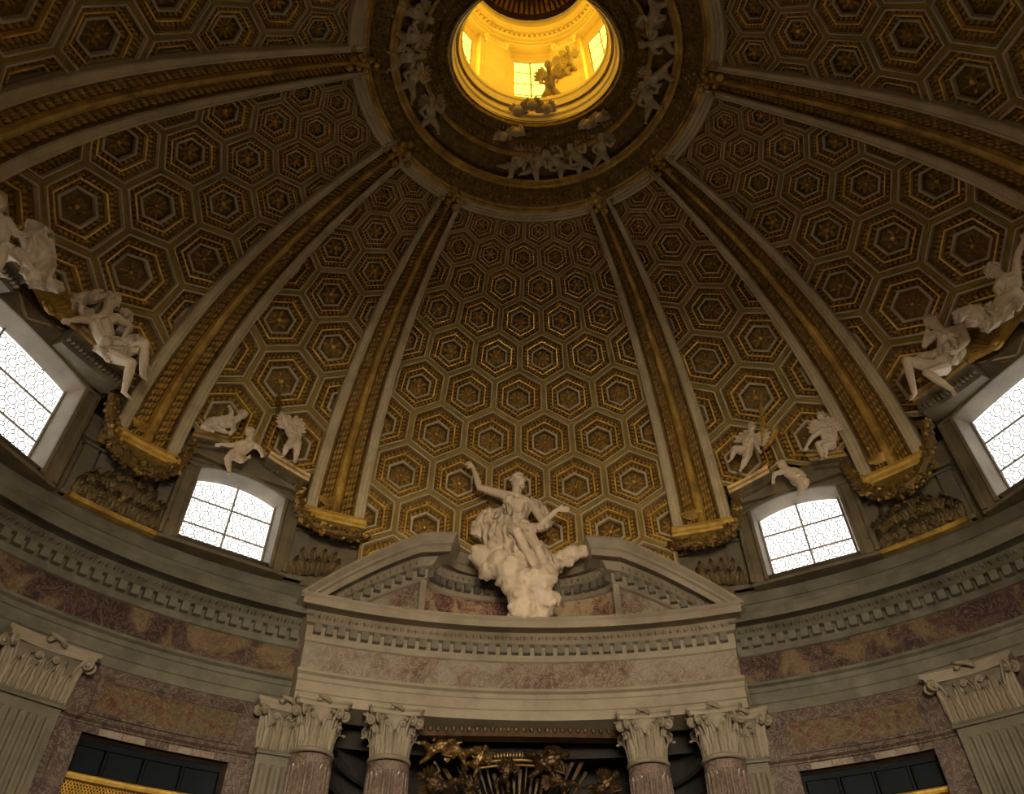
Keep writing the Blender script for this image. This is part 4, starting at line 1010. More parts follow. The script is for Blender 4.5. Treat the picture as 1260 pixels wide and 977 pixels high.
# joint positions of the modelled figures, metres
POSES = {"andrew":{"H":0.235,"face":[0.755,-0.641,-0.141],"head":[-0.033,8.311,14.378],"neck":[-0.094,8.315,13.986],"chest":[-0.178,8.322,13.66],"waist":[-0.142,8.319,13.26],"pelvis":[-0.11,8.317,12.93],"shL":[-0.474,8.305,13.92],"elL":[-1.091,8.314,14.129],"wrL":[-1.276,8.331,14.826],"tipL":[-1.617,8.359,15.232],"shR":[0.286,8.285,13.649],"elR":[0.559,8.058,12.86],"wrR":[0.934,7.95,13.212],"tipR":[1.269,7.867,13.175],"hipL":[-0.26,8.287,12.905],"knL":[-0.13,7.821,12.416],"anL":[0.306,7.985,11.493],"toL":[0.393,7.847,11.217],"hipR":[0.062,8.303,12.926],"knR":[0.387,8.025,12.09],"anR":[0.593,8.176,11.538],"toR":[0.67,8.083,11.325],"drape":[[[-0.486,8.224,13.241],[-0.882,8.255,13.19],[-1.082,8.311,12.925],[-1.138,8.398,12.689],0.14],[[-0.34,8.17,12.969],[-0.703,8.239,12.653],[-0.891,8.378,12.51],0.13],[[-1.091,8.394,12.746],[-0.796,8.287,12.51],[-0.459,8.219,12.417],[-0.147,8.235,12.155],0.12],[[0.226,8.29,13.682],[0.522,8.226,13.552],[0.655,8.256,13.272],0.1],[[0.194,8.127,12.721],[0.535,8.101,12.772],[0.764,8.124,12.913],0.1],[[0.117,8.092,12.636],[0.328,8.115,12.315],[0.251,8.161,11.953],0.1],[[0.384,8.194,12.369],[0.579,8.135,11.891],[0.823,8.115,11.56],0.12],[[0.547,8.223,12.112],[0.839,8.157,11.803],[0.971,8.146,11.637],0.09],[[0.104,8.136,13.138],[-0.173,8.075,12.908],[-0.464,8.138,12.708],0.1],[[-0.049,8.106,12.933],[-0.634,8.193,12.916],[-1.003,8.305,13.102],0.06],[[-0.88,8.213,13.041],[-0.634,8.151,12.712],[-0.247,8.119,12.414],0.06],[[-0.975,8.261,12.894],[-0.774,8.202,12.454],0.05],[[-0.631,8.149,12.423],[-0.342,8.166,11.994],[-0.105,8.189,11.796],0.08],[[0.59,8.261,13.243],[0.644,8.175,12.885],[0.338,8.116,12.66],0.07],[[0.444,8.105,12.2],[0.633,8.087,11.538],0.05],[[-0.41,8.243,13.533],[-0.192,8.143,13.163],[0.052,8.123,13.008],0.1],[[0.244,8.224,13.572],[0.104,8.136,13.138],[-0.147,8.114,12.877],0.1],[[-0.536,8.186,13.033],[-0.15,8.072,12.789],[0.192,8.086,12.751],0.13],[[-0.629,8.275,12.797],[-0.389,8.172,12.445],[-0.061,8.102,11.961],0.14],[[-1.049,8.39,13.04],[-0.918,8.38,12.684],[-0.622,8.357,12.333],0.16]],"cloud":[[[-0.976,8.469,12.086],0.3],[[-0.618,8.441,12.218],0.34],[[-0.5,8.347,11.802],0.38],[[-0.826,8.458,11.699],0.24],[[-0.295,8.203,11.53],0.34],[[-0.026,8.31,11.874],0.3],[[-0.202,8.237,11.159],0.32],[[0.089,8.085,11.18],0.32],[[0.427,8.015,11.148],0.34],[[0.615,8.174,11.484],0.24],[[-0.023,8.222,10.822],0.34],[[0.293,8.154,10.867],0.32],[[0.558,8.133,10.685],0.27],[[0.765,8.204,10.805],0.18],[[-0.044,8.311,10.52],0.28],[[0.226,8.29,10.515],0.28],[[0.473,8.271,10.51],0.22],[[1.018,8.397,12.042],0.2],[[1.319,8.415,12.201],0.22],[[1.595,8.435,12.279],0.18],[[0.93,8.363,11.797],0.15],[[1.204,8.383,11.955],0.15],[[-0.428,8.342,11.345],0.2],[[-0.429,8.342,12.329],0.25],[[0.01,8.391,12.374],0.3],[[0.337,8.366,11.92],0.3],[[-1.075,8.561,12.282],0.18]]},
 "nude_l":{"H":0.2,"face":[0.61,0.486,-0.625],"head":[-9.643,3.389,15.407],"neck":[-9.625,3.401,15.037],"chest":[-9.614,3.409,14.586],"waist":[-9.413,3.548,14.22],"pelvis":[-9.189,3.704,13.952],"shL":[-9.816,3.268,14.576],"elL":[-9.9,3.075,14.361],"wrL":[-9.968,2.982,14.205],"tipL":[-10.061,2.917,14.091],"shR":[-9.399,3.469,14.915],"elR":[-9.062,3.57,14.733],"wrR":[-9.039,3.492,14.28],"tipR":[-9.018,3.477,14.041],"hipL":[-9.204,3.647,13.86],"knL":[-8.672,3.603,13.605],"anL":[-8.653,3.792,12.927],"toL":[-8.449,3.837,12.736],"hipR":[-9.11,3.758,14.116],"knR":[-8.658,3.713,14.345],"anR":[-8.599,3.975,13.729],"toR":[-8.447,3.986,13.458],"drape":[[[-10.231,3.07,14.97],[-10.007,3.18,15.256],[-9.848,3.333,15.528],0.13],[[-10.2,3.091,14.837],[-9.977,3.157,14.749],[-9.817,3.268,14.756],0.1],[[-9.413,3.412,14.066],[-9.047,3.576,14.19],[-8.796,3.707,14.486],0.12],[[-9.207,3.599,13.689],[-8.896,3.633,13.99],[-8.67,3.794,14.311],0.09],[[-8.702,3.771,14.305],[-8.609,3.923,13.97],[-8.549,4.055,13.668],0.09],[[-9.264,3.651,14.658],[-9.314,3.705,15.259],[-9.456,3.606,15.353],0.09],[[-9.516,3.477,13.933],[-9.296,3.537,13.813],[-8.946,3.688,13.799],0.09]]},
 "nude_r":{"H":0.19,"face":[-0.507,0.538,-0.674],"head":[9.603,3.235,15.582],"neck":[9.659,3.185,15.261],"chest":[9.7,3.15,14.884],"waist":[9.531,3.297,14.491],"pelvis":[9.364,3.444,14.244],"shL":[9.483,3.189,15.107],"elL":[9.149,3.279,14.777],"wrL":[9.255,3.19,15.05],"tipL":[9.372,3.139,15.27],"shR":[9.989,2.947,15.082],"elR":[9.939,2.941,14.627],"wrR":[9.627,3.009,14.341],"tipR":[9.446,3.064,14.286],"hipL":[9.249,3.493,14.311],"knL":[8.756,3.57,14.561],"anL":[8.725,3.793,13.711],"toL":[8.498,3.833,13.419],"hipR":[9.396,3.416,14.154],"knR":[8.866,3.312,13.893],"anR":[9.157,3.255,13.329],"toR":[9.108,3.188,12.971],"drape":[[[9.996,2.991,15.316],[10.241,2.776,15.42],[10.469,2.577,15.388],0.12],[[10.077,2.92,15.317],[10.289,2.735,15.144],[10.466,2.58,15.127],0.1],[[9.135,3.44,14.462],[9.434,3.179,14.572],[9.75,3.005,14.722],0.08],[[8.88,3.663,14.58],[9.172,3.408,14.592],[9.384,3.222,14.455],0.08],[[9.817,3.048,14.83],[9.796,3.065,14.413],[9.573,3.261,14.188],0.09]]},
 "nude_l2":{"H":0.2,"face":[0.616,0.587,-0.526],"head":[-10.712,0.492,14.717],"neck":[-10.633,0.565,14.477],"chest":[-10.534,0.654,14.228],"waist":[-10.424,0.755,13.867],"pelvis":[-10.339,0.832,13.584],"shL":[-10.686,0.516,14.161],"elL":[-10.597,0.5,13.628],"wrL":[-10.399,0.581,13.366],"tipL":[-10.336,0.638,13.355],"shR":[-10.428,0.656,14.377],"elR":[-10.198,0.769,14.144],"wrR":[-10.067,0.889,14.27],"tipR":[-10.008,0.944,14.442],"hipL":[-10.351,0.771,13.447],"knL":[-10.04,0.615,13.393],"anL":[-10.084,0.864,13.019],"toL":[-9.941,0.895,12.977],"hipR":[-10.282,0.884,13.661],"knR":[-9.924,0.821,13.598],"anR":[-9.808,1.12,13.559],"toR":[-9.702,1.215,13.52],"drape":[[[-10.315,0.949,14.697],[-10.126,1.12,14.808],[-9.962,1.27,14.716],0.12],[[-10.125,1.074,14.63],[-9.863,1.266,14.184],[-9.763,1.356,13.51],0.2],[[-10.191,0.966,14.462],[-9.948,1.188,13.965],[-9.861,1.267,13.482],0.15],[[-9.798,1.324,13.349],[-9.644,1.465,13.544],[-9.453,1.639,13.608],0.11],[[-9.938,1.197,14.502],[-9.78,1.341,13.986],[-9.639,1.47,13.668],0.1],[[-10.233,0.636,13.556],[-9.997,0.753,13.545],[-9.917,0.923,13.594],0.12]]},
 "nude_r2":{"H":0.19,"face":[-0.438,0.596,-0.673],"head":[9.867,1.307,15.056],"neck":[9.906,1.264,14.807],"chest":[9.951,1.213,14.52],"waist":[9.862,1.312,14.265],"pelvis":[9.776,1.41,14.116],"shL":[9.847,1.218,14.631],"elL":[9.66,1.315,14.417],"wrL":[9.604,1.264,14.133],"tipL":[9.611,1.254,14.016],"shR":[10.075,1.074,14.619],"elR":[10.153,0.877,14.973],"wrR":[10.344,0.664,15.32],"tipR":[10.456,0.54,15.501],"hipL":[9.688,1.395,14.092],"knL":[9.659,0.974,13.871],"anL":[9.811,1.025,13.586],"toL":[9.821,1.013,13.421],"hipR":[9.836,1.341,14.035],"knR":[9.797,0.928,13.666],"anR":[9.911,1.026,13.393],"toR":[9.931,1.002,13.266],"drape":[[[9.245,2.172,14.485],[9.421,1.92,14.438],[9.523,1.806,14.167],0.12],[[9.288,2.07,14.205],[9.452,1.886,13.996],[9.576,1.747,14.046],0.1],[[9.359,1.877,13.722],[9.535,1.68,13.807],[9.748,1.44,13.809],0.11],[[9.627,1.69,14.296],[9.643,1.558,14.03],[9.81,1.371,14.018],0.1],[[9.63,1.573,13.839],[9.73,1.346,13.878],[9.761,1.196,13.694],0.09]]},
 "p1":{"H":0.135,"face":[0.651,-0.138,-0.747],"head":[-7.169,6.479,14.818],"neck":[-7.233,6.452,14.656],"chest":[-7.386,6.388,14.503],"waist":[-7.556,6.317,14.394],"pelvis":[-7.724,6.247,14.287],"shL":[-7.379,6.308,14.539],"elL":[-7.351,6.237,14.659],"wrL":[-7.421,6.208,14.793],"tipL":[-7.482,6.183,14.886],"shR":[-7.329,6.454,14.477],"elR":[-7.247,6.404,14.269],"wrR":[-7.245,6.363,14.124],"tipR":[-7.265,6.354,14.045],"hipL":[-7.751,6.194,14.273],"knL":[-7.822,6.037,13.978],"anL":[-7.66,6.104,13.933],"toL":[-7.578,6.096,13.901],"hipR":[-7.716,6.293,14.256],"knR":[-7.522,6.247,14.116],"anR":[-7.359,6.315,14.077],"toR":[-7.302,6.339,14.1]},
 "p2":{"H":0.14,"face":[-0.305,-0.378,-0.874],"head":[-6.9,6.581,14.319],"neck":[-6.855,6.6,14.135],"chest":[-6.866,6.595,13.932],"waist":[-6.944,6.563,13.734],"pelvis":[-7.022,6.532,13.546],"shL":[-6.947,6.477,13.884],"elL":[-7.13,6.36,13.706],"wrL":[-7.393,6.296,13.674],"tipL":[-7.507,6.249,13.561],"shR":[-6.736,6.648,13.969],"elR":[-6.588,6.708,13.921],"wrR":[-6.491,6.705,13.747],"tipR":[-6.451,6.722,13.624],"hipL":[-7.065,6.471,13.515],"knL":[-7.106,6.282,13.22],"anL":[-7.038,6.438,12.981],"toL":[-7.005,6.363,12.793],"hipR":[-6.964,6.555,13.5],"knR":[-6.841,6.433,13.302],"anR":[-6.83,6.696,13.588],"toR":[-6.77,6.72,13.645]},
 "p3":{"H":0.135,"face":[-0.393,-0.611,-0.688],"head":[-6.228,7.045,15.215],"neck":[-6.165,7.071,15.103],"chest":[-6.087,7.103,14.967],"waist":[-5.986,7.145,14.76],"pelvis":[-5.913,7.176,14.588],"shL":[-6.196,6.975,14.939],"elL":[-6.235,6.837,15.077],"wrL":[-6.301,6.81,15.203],"tipL":[-6.353,6.789,15.313],"shR":[-5.978,7.19,15.065],"elR":[-5.845,7.204,14.855],"wrR":[-5.797,7.183,14.614],"tipR":[-5.79,7.143,14.491],"hipL":[-5.946,7.12,14.516],"knL":[-6.002,6.928,14.167],"anL":[-6.054,7.032,14.024],"toL":[-6.061,6.944,13.859],"hipR":[-5.857,7.199,14.566],"knR":[-5.766,7.069,14.188],"anR":[-5.776,7.148,13.947],"toR":[-5.746,7.075,13.79],"palm":[[[-6.597,6.971,16.142],[-6.459,6.948,15.209],[-6.17,7.069,14.353],0.05]],"wing":[-5.767,7.319,15.361]},
 "p4":{"H":0.14,"face":[0.3,-0.67,-0.679],"head":[6.271,7.004,15.444],"neck":[6.217,7.035,15.249],"chest":[6.16,7.068,15.012],"waist":[6.066,7.122,14.84],"pelvis":[5.975,7.174,14.714],"shL":[6.057,7.127,15.136],"elL":[5.962,7.092,14.887],"wrL":[5.954,7.006,14.646],"tipL":[5.989,6.985,14.57],"shR":[6.25,6.971,14.962],"elR":[6.201,6.908,14.678],"wrR":[6.201,6.862,14.489],"tipR":[6.232,6.843,14.401],"hipL":[5.894,7.176,14.743],"knL":[5.662,7.085,14.732],"anL":[5.596,7.303,14.559],"toL":[5.449,7.296,14.422],"hipR":[6.014,7.152,14.652],"knR":[5.862,7.057,14.329],"anR":[5.764,7.205,14.169],"toR":[5.664,7.17,14.021],"palm":[[[6.669,6.861,16.29],[6.528,6.855,15.4],[6.33,6.879,14.718],0.05],[[6.882,6.74,15.272],[6.591,6.819,14.79],[6.344,6.87,14.547],0.045]],"wing":[5.981,7.304,15.525]},
 "p5":{"H":0.14,"face":[-0.674,-0.038,-0.738],"head":[7.745,6.06,15.014],"neck":[7.718,6.076,14.807],"chest":[7.734,6.066,14.53],"waist":[7.726,6.071,14.313],"pelvis":[7.686,6.094,14.114],"shL":[7.579,6.065,14.544],"elL":[7.317,6.125,14.343],"wrL":[7.153,6.218,14.127],"tipL":[7.069,6.266,13.97],"shR":[7.889,6.022,14.571],"elR":[7.894,6.02,14.334],"wrR":[7.765,6.048,14.099],"tipR":[7.689,6.046,14.001],"hipL":[7.607,6.094,14.11],"knL":[7.353,6.01,14.028],"anL":[7.404,6.117,13.739],"toL":[7.309,6.078,13.536],"hipR":[7.721,6.074,14.069],"knR":[7.455,5.95,13.924],"anR":[7.569,6.162,13.867],"toR":[7.524,6.187,13.781],"wing":[8.131,5.946,14.857]},
 "p6":{"H":0.135,"face":[-0.486,-0.172,-0.857],"head":[6.643,6.76,13.936],"neck":[6.687,6.735,13.811],"chest":[6.757,6.696,13.655],"waist":[6.81,6.666,13.515],"pelvis":[6.853,6.641,13.38],"shL":[6.624,6.679,13.678],"elL":[6.378,6.772,13.653],"wrL":[6.302,6.815,13.475],"tipL":[6.288,6.822,13.343],"shR":[6.868,6.679,13.716],"elR":[6.966,6.576,13.588],"wrR":[6.988,6.517,13.438],"tipR":[6.983,6.473,13.335],"hipL":[6.787,6.631,13.35],"knL":[6.797,6.436,13.044],"anL":[6.758,6.6,12.922],"toL":[6.715,6.528,12.735],"hipR":[6.899,6.615,13.375],"knR":[6.933,6.406,13.159],"anR":[6.913,6.512,13.039],"toR":[6.932,6.501,12.965]}}

# ================================================================== FIGURES
def cone_caps(mb, a, ra, b, rb, n=9):
    a, b = Vector(a), Vector(b); d = b-a
    if d.length < 1e-4: mb.ball(a, max(ra, rb), n, 6); return
    z = d.normalized(); x = (Vector((0, 0, 1)) if abs(z.z) < .9 else Vector((1, 0, 0))); x = (x-z*x.dot(z)).normalized(); y = z.cross(x)
    rows = []
    for th in (-90, -60, -30, 0): rows.append((a+z*ra*math.sin(th*D), ra*math.cos(th*D)))
    for f in (.33, .67): rows.append((a+d*f, ra+(rb-ra)*f))
    for th in (0, 30, 60, 90): rows.append((b+z*rb*math.sin(th*D), rb*math.cos(th*D)))
    mb.grid([[c+(x*math.cos(2*math.pi*k/n)+y*math.sin(2*math.pi*k/n))*max(r, 1e-4) for k in range(n)] for c, r in rows], close_u=True)
def fuse(mb, name, mat, voxel, smooth=2, factor=.5):
    """weld overlapping forms into one continuous skin"""
    o = mb.build(name+'_src', mat)
    r = o.modifiers.new('r', 'REMESH'); r.mode = 'VOXEL'; r.voxel_size = voxel
    if smooth: s = o.modifiers.new('s', 'SMOOTH'); s.factor = factor; s.iterations = smooth
    dg = bpy.context.evaluated_depsgraph_get(); me = bpy.data.meshes.new_from_object(o.evaluated_get(dg)); me.name = name
    bpy.data.objects.remove(o); me.polygons.foreach_set('use_smooth', [True]*len(me.polygons)); me.materials.clear(); me.materials.append(mat); return me
def V3(p): return Vector(p)
def body_forms(P, child=False):
    H = P['H']; mb = MB(); cc = lambda a, ra, b, rb: cone_caps(mb, a, ra*H, b, rb*H)
    head, neck, chest, waist, pel = (V3(P[k]) for k in ('head', 'neck', 'chest', 'waist', 'pelvis'))
    up = (head-neck).normalized(); f = V3(P['face']); f = (f-up*f.dot(up)*.6).normalized(); sd = up.cross(f).normalized(); u = f.cross(sd)*-1
    if u.dot(up) < 0: u = -u
    R3 = Matrix(((sd.x, f.x, u.x), (sd.y, f.y, u.y), (sd.z, f.z, u.z)))
    h = lambda x, y, z: head+R3 @ Vector((x*H, y*H, z*H))
    fat = 1.28 if not child else 1.42
    mb.ball(h(0, -.08, .12), (.74*H, .86*H, .86*H), 14, 10, R3)            # skull
    mb.ball(h(0, .16, -.28), (.58*H*(1.12 if child else 1), .62*H, .66*H), 12, 8, R3)                # face
    mb.ball(h(0, .46, -.74), (.24*H, .24*H, .20*H), 8, 6, R3)              # chin
    cc(h(0, .74, .06), .085, h(0, .93, -.26), .125)                          # nose
    for s in (-1, 1):
        cc(h(s*.10, .80, .12), .07, h(s*.42, .64, .12), .08)                 # brow
        mb.ball(h(s*.27, .66, -.02), .125*H, 8, 6)                         # eye
        mb.ball(h(s*.33, .52, -.30), (.22*H, .2*H, .2*H), 8, 6)             # cheek
        mb.ball(h(s*.70, -.02, -.12), (.09*H, .17*H, .24*H), 8, 6, R3)      # ear
    cc(h(-.16, .72, -.47), .06, h(.16, .72, -.47), .06); cc(h(-.12, .71, -.60), .07, h(.12, .71, -.60), .07)   # lips
    cc(h(0, -.15, -.45), .42*fat, neck, .44*fat); cc(neck, .44*fat, neck+(chest-neck)*.35, .55*fat)
    shL, shR = V3(P['shL']), V3(P['shR']); ax = (shR-shL).normalized(); sp = (neck-pel).normalized(); fr = sp.cross(ax).normalized()
    if fr.dot(CAM-chest) < 0: fr = -fr
    cc(shL, .50, neck+(chest-neck)*.35, .5); cc(shR, .50, neck+(chest-neck)*.35, .5); cc(shL, .52, chest, .68); cc(shR, .52, chest, .68)
    for s in (-1, 1):
        cc(chest+ax*s*.42*H, .66*fat, waist+ax*s*.30*H, .56*fat*(1.12 if child else 1)); cc(waist+ax*s*.30*H, .56*fat*(1.12 if child else 1), pel+ax*s*.36*H, .66*fat)
        mb.ball(chest+ax*s*.42*H+fr*.48*H+sp*.15*H, (.52*H, .42*H, .42*H), 10, 7, None)     # pectoral
    if child: mb.ball(waist+fr*.3*H, .86*H, 10, 7)
    else:
        for k in range(3):
            for s in (-1, 1): mb.ball(waist+sp*(.45-.42*k)*H+ax*s*.2*H+fr*.62*H, .21*H, 8, 5)
    for S in 'LR':
        sh, el, wr, tip = (V3(P[k+S]) for k in ('sh', 'el', 'wr', 'tip'))
        mb.ball(sh, .54*H, 10, 7)
        m1 = sh.lerp(el, .45); cc(sh, .40*fat, m1, .38*fat); cc(m1, .38*fat, el, .28*fat)
        m2 = el.lerp(wr, .3); cc(el, .28*fat, m2, .31*fat); cc(m2, .31*fat, wr, .18*fat)
        d = (tip-wr); ln = max(d.length, .5*H); d = d.normalized(); sdv = d.cross((CAM-wr).normalized()).normalized(); nv = sdv.cross(d)
        L_ = max(.95*H, min(ln, 1.35*H))*(.8 if child else 1)
        pe = wr+d*L_*.48
        for q in (-.5, 0, .5): cc(wr+sdv*q*.16*H, .15, pe+sdv*q*.36*H, .12)
        for q, fl, cu in ((-1.5, .40, .10), (-.5, .52, .16), (.5, .50, .22), (1.5, .38, .30)):
            b0 = pe+sdv*q*.145*H; b1 = b0+(d+sdv*q*.10).normalized()*L_*fl*.5-nv*cu*.25*L_; b2 = b1+(d+sdv*q*.08-nv*cu*2.2).normalized()*L_*fl*.5
            cc(b0, .085, b1, .078); cc(b1, .078, b2, .062)
        t0 = wr+d*L_*.14-sdv*.16*H; t1 = t0+(d*.6-sdv*.8).normalized()*L_*.26; t2 = t1+(d*.95-sdv*.3).normalized()*L_*.20
        cc(t0, .12, t1, .10); cc(t1, .10, t2, .07)
        hp, kn, an, to = (V3(P[k+S]) for k in ('hip', 'kn', 'an', 'to'))
        m1 = hp.lerp(kn, .4); cc(hp, .70*fat, m1, .60*fat); cc(m1, .60*fat, kn, .42*fat); mb.ball(kn, .42*H*fat, 10, 7)
        cal = kn.lerp(an, .32); bk = (cal-(kn+an)/2).normalized(); cc(kn, .38*fat, cal, .42*fat); cc(cal, .42*fat, an, .24*fat)
        ft = (to-an); fl = max(.9*H, min(ft.length, 1.3*H)); fd = ft.normalized(); te = an+fd*fl; sv = fd.cross((kn-an).normalized())
        sv = sv.normalized() if sv.length > .05 else ax
        mb.ball(an-fd*.22*H+(an-kn).normalized()*.18*H, .22*H, 8, 6)
        for q in (-.6, 0, .6): cc(an+(an-kn).normalized()*.12*H, .22, te-fd*.25*H+sv*q*.24*H, .15)
        for q in range(5): b0 = te-fd*.28*H+sv*(q-2)*.13*H; cc(b0, .09, b0+fd*(.30-.035*q)*H, .07 if q else .09)
    return mb, (head, R3, H, ax, sp, fr, chest)
def hair_forms(hd, child, beard=False, seed=1):
    head, R3, H = hd[:3]; rnd = random.Random(seed); mb = MB(); h = lambda x, y, z: head+R3 @ Vector((x*H, y*H, z*H))
    for k in range(60):
        a = rnd.uniform(0, 2*math.pi); z = rnd.uniform(-.45, 1.0); r = math.sqrt(max(0, 1-min(1, z)**2)); x, y = r*math.cos(a), r*math.sin(a)
        if y > .35 and z < .55: continue
        mb.ball(h(x*.78, y*.88-.10, z*.86+.14), rnd.uniform(.15, .24)*H, 7, 5)
    if beard:
        for k in range(22): mb.ball(h(rnd.uniform(-.4, .4), rnd.uniform(.42, .74), rnd.uniform(-1.15, -.62)), rnd.uniform(.09, .16)*H, 6, 4)
    return mb
def cloth_forms(strips, seed=3):
    """broad folds with ridges, each strip a chain of points and a radius"""
    mb = MB(); rnd = random.Random(seed)
    for st in strips:
        pts = [V3(p) for p in st[:-1]]; r = st[-1]
        fine = []
        for i in range(len(pts)-1):
            for f in (0, .25, .5, .75): fine.append(pts[i].lerp(pts[i+1], f)+Vector([rnd.gauss(0, r*.08) for _ in range(3)]))
        fine.append(pts[-1])
        for i in range(len(fine)-1):
            d = (fine[i+1]-fine[i]).normalized(); v = (CAM-fine[i]).normalized(); sv = d.cross(v).normalized()
            f0 = .75+.35*math.sin(math.pi*i/len(fine)); f1 = .75+.35*math.sin(math.pi*(i+1)/len(fine))
            cone_caps(mb, fine[i], r*.80*f0, fine[i+1], r*.80*f1, 8)
            for q, hh in ((-.95, .25), (-.45, .72), (.1, .62), (.55, .80), (1.0, .2)):
                w = .09*math.sin(i*1.3+q*3)
                cone_caps(mb, fine[i]+sv*r*(q+w)+v*r*hh, r*.27, fine[i+1]+sv*r*(q+w)+v*r*hh, r*.22, 6)
    return mb
def wing_mesh(root_p, tip_c, fr, size):
    mb = MB(); d = (tip_c-root_p); L = max(d.length, size); d = d.normalized(); s = d.cross(fr).normalized()
    for row, (n, l0, w) in enumerate(((5, 1.0, .15), (4, .66, .15), (3, .38, .15))):
        for k in range(n):
            a = (k/(n-1)-.5)*.95; dr = (d*math.cos(a)+s*math.sin(a)); ln = L*l0*(1.0-.25*abs(k/(n-1)-.3)); b = root_p+s*(k/(n-1)-.5)*L*.18+fr*(.02+.025*row)
            c = dr.cross(fr).normalized()*w*L
            mb.add([b-c*.5, b+c*.5, b+dr*ln*.8+c*.8, b+dr*ln+fr*-.02, b+dr*ln*.8-c*.8, b+dr*ln*.6+fr*.03, b+dr*ln*.5-fr*.03], [(0, 1, 5), (1, 2, 5), (2, 3, 5), (3, 4, 5), (4, 0, 5), (1, 0, 6), (2, 1, 6), (3, 2, 6), (4, 3, 6), (0, 4, 6)])
    return mb
def figure(key, name, label, category, child=False, group=None, beard=False, mat='stucco'):
    P = POSES[key]; H = P['H']; mt = M[mat]
    t = thing(name, P['pelvis'], label, category, group)
    mb, hd = body_forms(P, child)
    link('body', fuse(mb, 'body', mt, H*(.062 if child else .058), 2), t)
    link('hair', fuse(hair_forms(hd, child, beard, len(key)), 'hair', mt, H*.09, 1), t)
    if 'drape' in P: link('drapery', fuse(cloth_forms(P['drape'], len(key)), 'drapery', M['stucco_cloth'] if mat == 'stucco' else mt, .022, 2), t)
    if 'cloud' in P:
        mb = MB(); rnd = random.Random(5)
        for c, r in P['cloud']:
            c = V3(c); mb.ball(c, r, 12, 8)
            for k in range(13): d = Vector([rnd.gauss(0, 1) for _ in range(3)]).normalized(); mb.ball(c+d*r*.9, r*rnd.uniform(.18, .42), 10, 7)
        link('cloud', fuse(mb, 'cloud', mt, .026, 1), t)
    if 'wing' in P:
        head, R3, H, ax, sp, fr, chest = hd; b = chest-fr*.5*H+sp*.3*H; w = V3(P['wing'])
        wing_mesh(b, w, fr, 1.5*H).build('wing', mt, t)
        d = w-b; wing_mesh(b, b+d-ax*2*d.dot(ax), fr, 1.5*H).build('wing', mt, t)
    if child and 'palm' not in P:
        head, R3, H, ax, sp, fr, chest = hd; pl = V3(P['pelvis'])
        link('sash', fuse(cloth_forms([[tuple(pl-ax*.9*H+fr*.2*H), tuple(pl+fr*.75*H+sp*.1*H), tuple(pl+ax*.9*H+fr*.2*H), .09], ], 4), 'sash', mt, .02, 1), t)
    return t
figure('andrew', 'saint_statue', 'white stucco saint with outspread arms seated on clouds in the broken pediment', 'statue', beard=True)
figure('nude_l', 'seated_statue', 'seated draped stucco figure above the left edge window, right of its shell', 'statue', group='seated stucco figures over the large windows')
figure('nude_l2', 'seated_statue', 'stucco figure cut by the left picture edge, with long hanging drapery', 'statue', group='seated stucco figures over the large windows')
figure('nude_r', 'seated_statue', 'seated nude stucco man with bent legs above the right edge window', 'statue', group='seated stucco figures over the large windows')
figure('nude_r2', 'seated_statue', 'stucco figure with raised arm cut by the right picture edge', 'statue', group='seated stucco figures over the large windows')
figure('p1', 'putto', 'plump stucco child reclining on the outer pediment piece of the small left window', 'cherub', True, 'stucco children over the small windows')
figure('p2', 'putto', 'stucco child climbing over the arch of the small left window', 'cherub', True, 'stucco children over the small windows')
figure('p3', 'putto', 'winged stucco child standing with raised arm beside a dark palm', 'cherub', True, 'stucco children over the small windows')
figure('p4', 'putto', 'winged stucco child holding a gilt palm left of the small right window head', 'cherub', True, 'stucco children over the small windows')
figure('p5', 'putto', 'winged stucco child sitting and looking down right of the small right window head', 'cherub', True, 'stucco children over the small windows')
figure('p6', 'putto', 'stucco child dangling over the arch of the small right window', 'cherub', True, 'stucco children over the small windows')
def palm(chain, label, mat):
    mb = MB(); pts = [V3(p) for p in chain[:-1]]; r = chain[-1]
    n = 22; L = []
    for i in range(n+1):
        f = i/n; a = pts[0].lerp(pts[1], f); b = pts[1].lerp(pts[2], f); L.append(a.lerp(b, f))
    mb.tube(L, [r*.35]*len(L), 6)
    for i in range(1, n):
        d = (L[i]-L[i+1]).normalized(); s = d.cross((CAM-L[i]).normalized()).normalized(); w = r*2.0*math.sin(math.pi*min(1, (i+3)/n*.93))
        for q in (-1, 1):
            e = L[i]+(d*1.3+s*q*.9).normalized()*(w+.06); c = d*.018; up_ = (CAM-L[i]).normalized()*.02
            mb.add([L[i]-c, L[i]+c, L[i].lerp(e, .6)+c*1.4, e, L[i].lerp(e, .6)-c*1.4, L[i].lerp(e, .5)+up_], [(0, 1, 5), (1, 2, 5), (2, 3, 5), (3, 4, 5), (4, 0, 5)])
    o = mb.build('palm_branch', M[mat]); o['label'] = label; o['category'] = 'palm branch'
palm(POSES['p3']['palm'][0], 'dark palm branch held by the standing child over the small left window', 'gilt_dark')
palm(POSES['p4']['palm'][0], 'tall upright gilt palm branch beside the winged child at right', 'gilt_bright')
palm(POSES['p4']['palm'][1], 'shorter slanting gilt palm branch beside the winged child at right', 'gilt_bright')

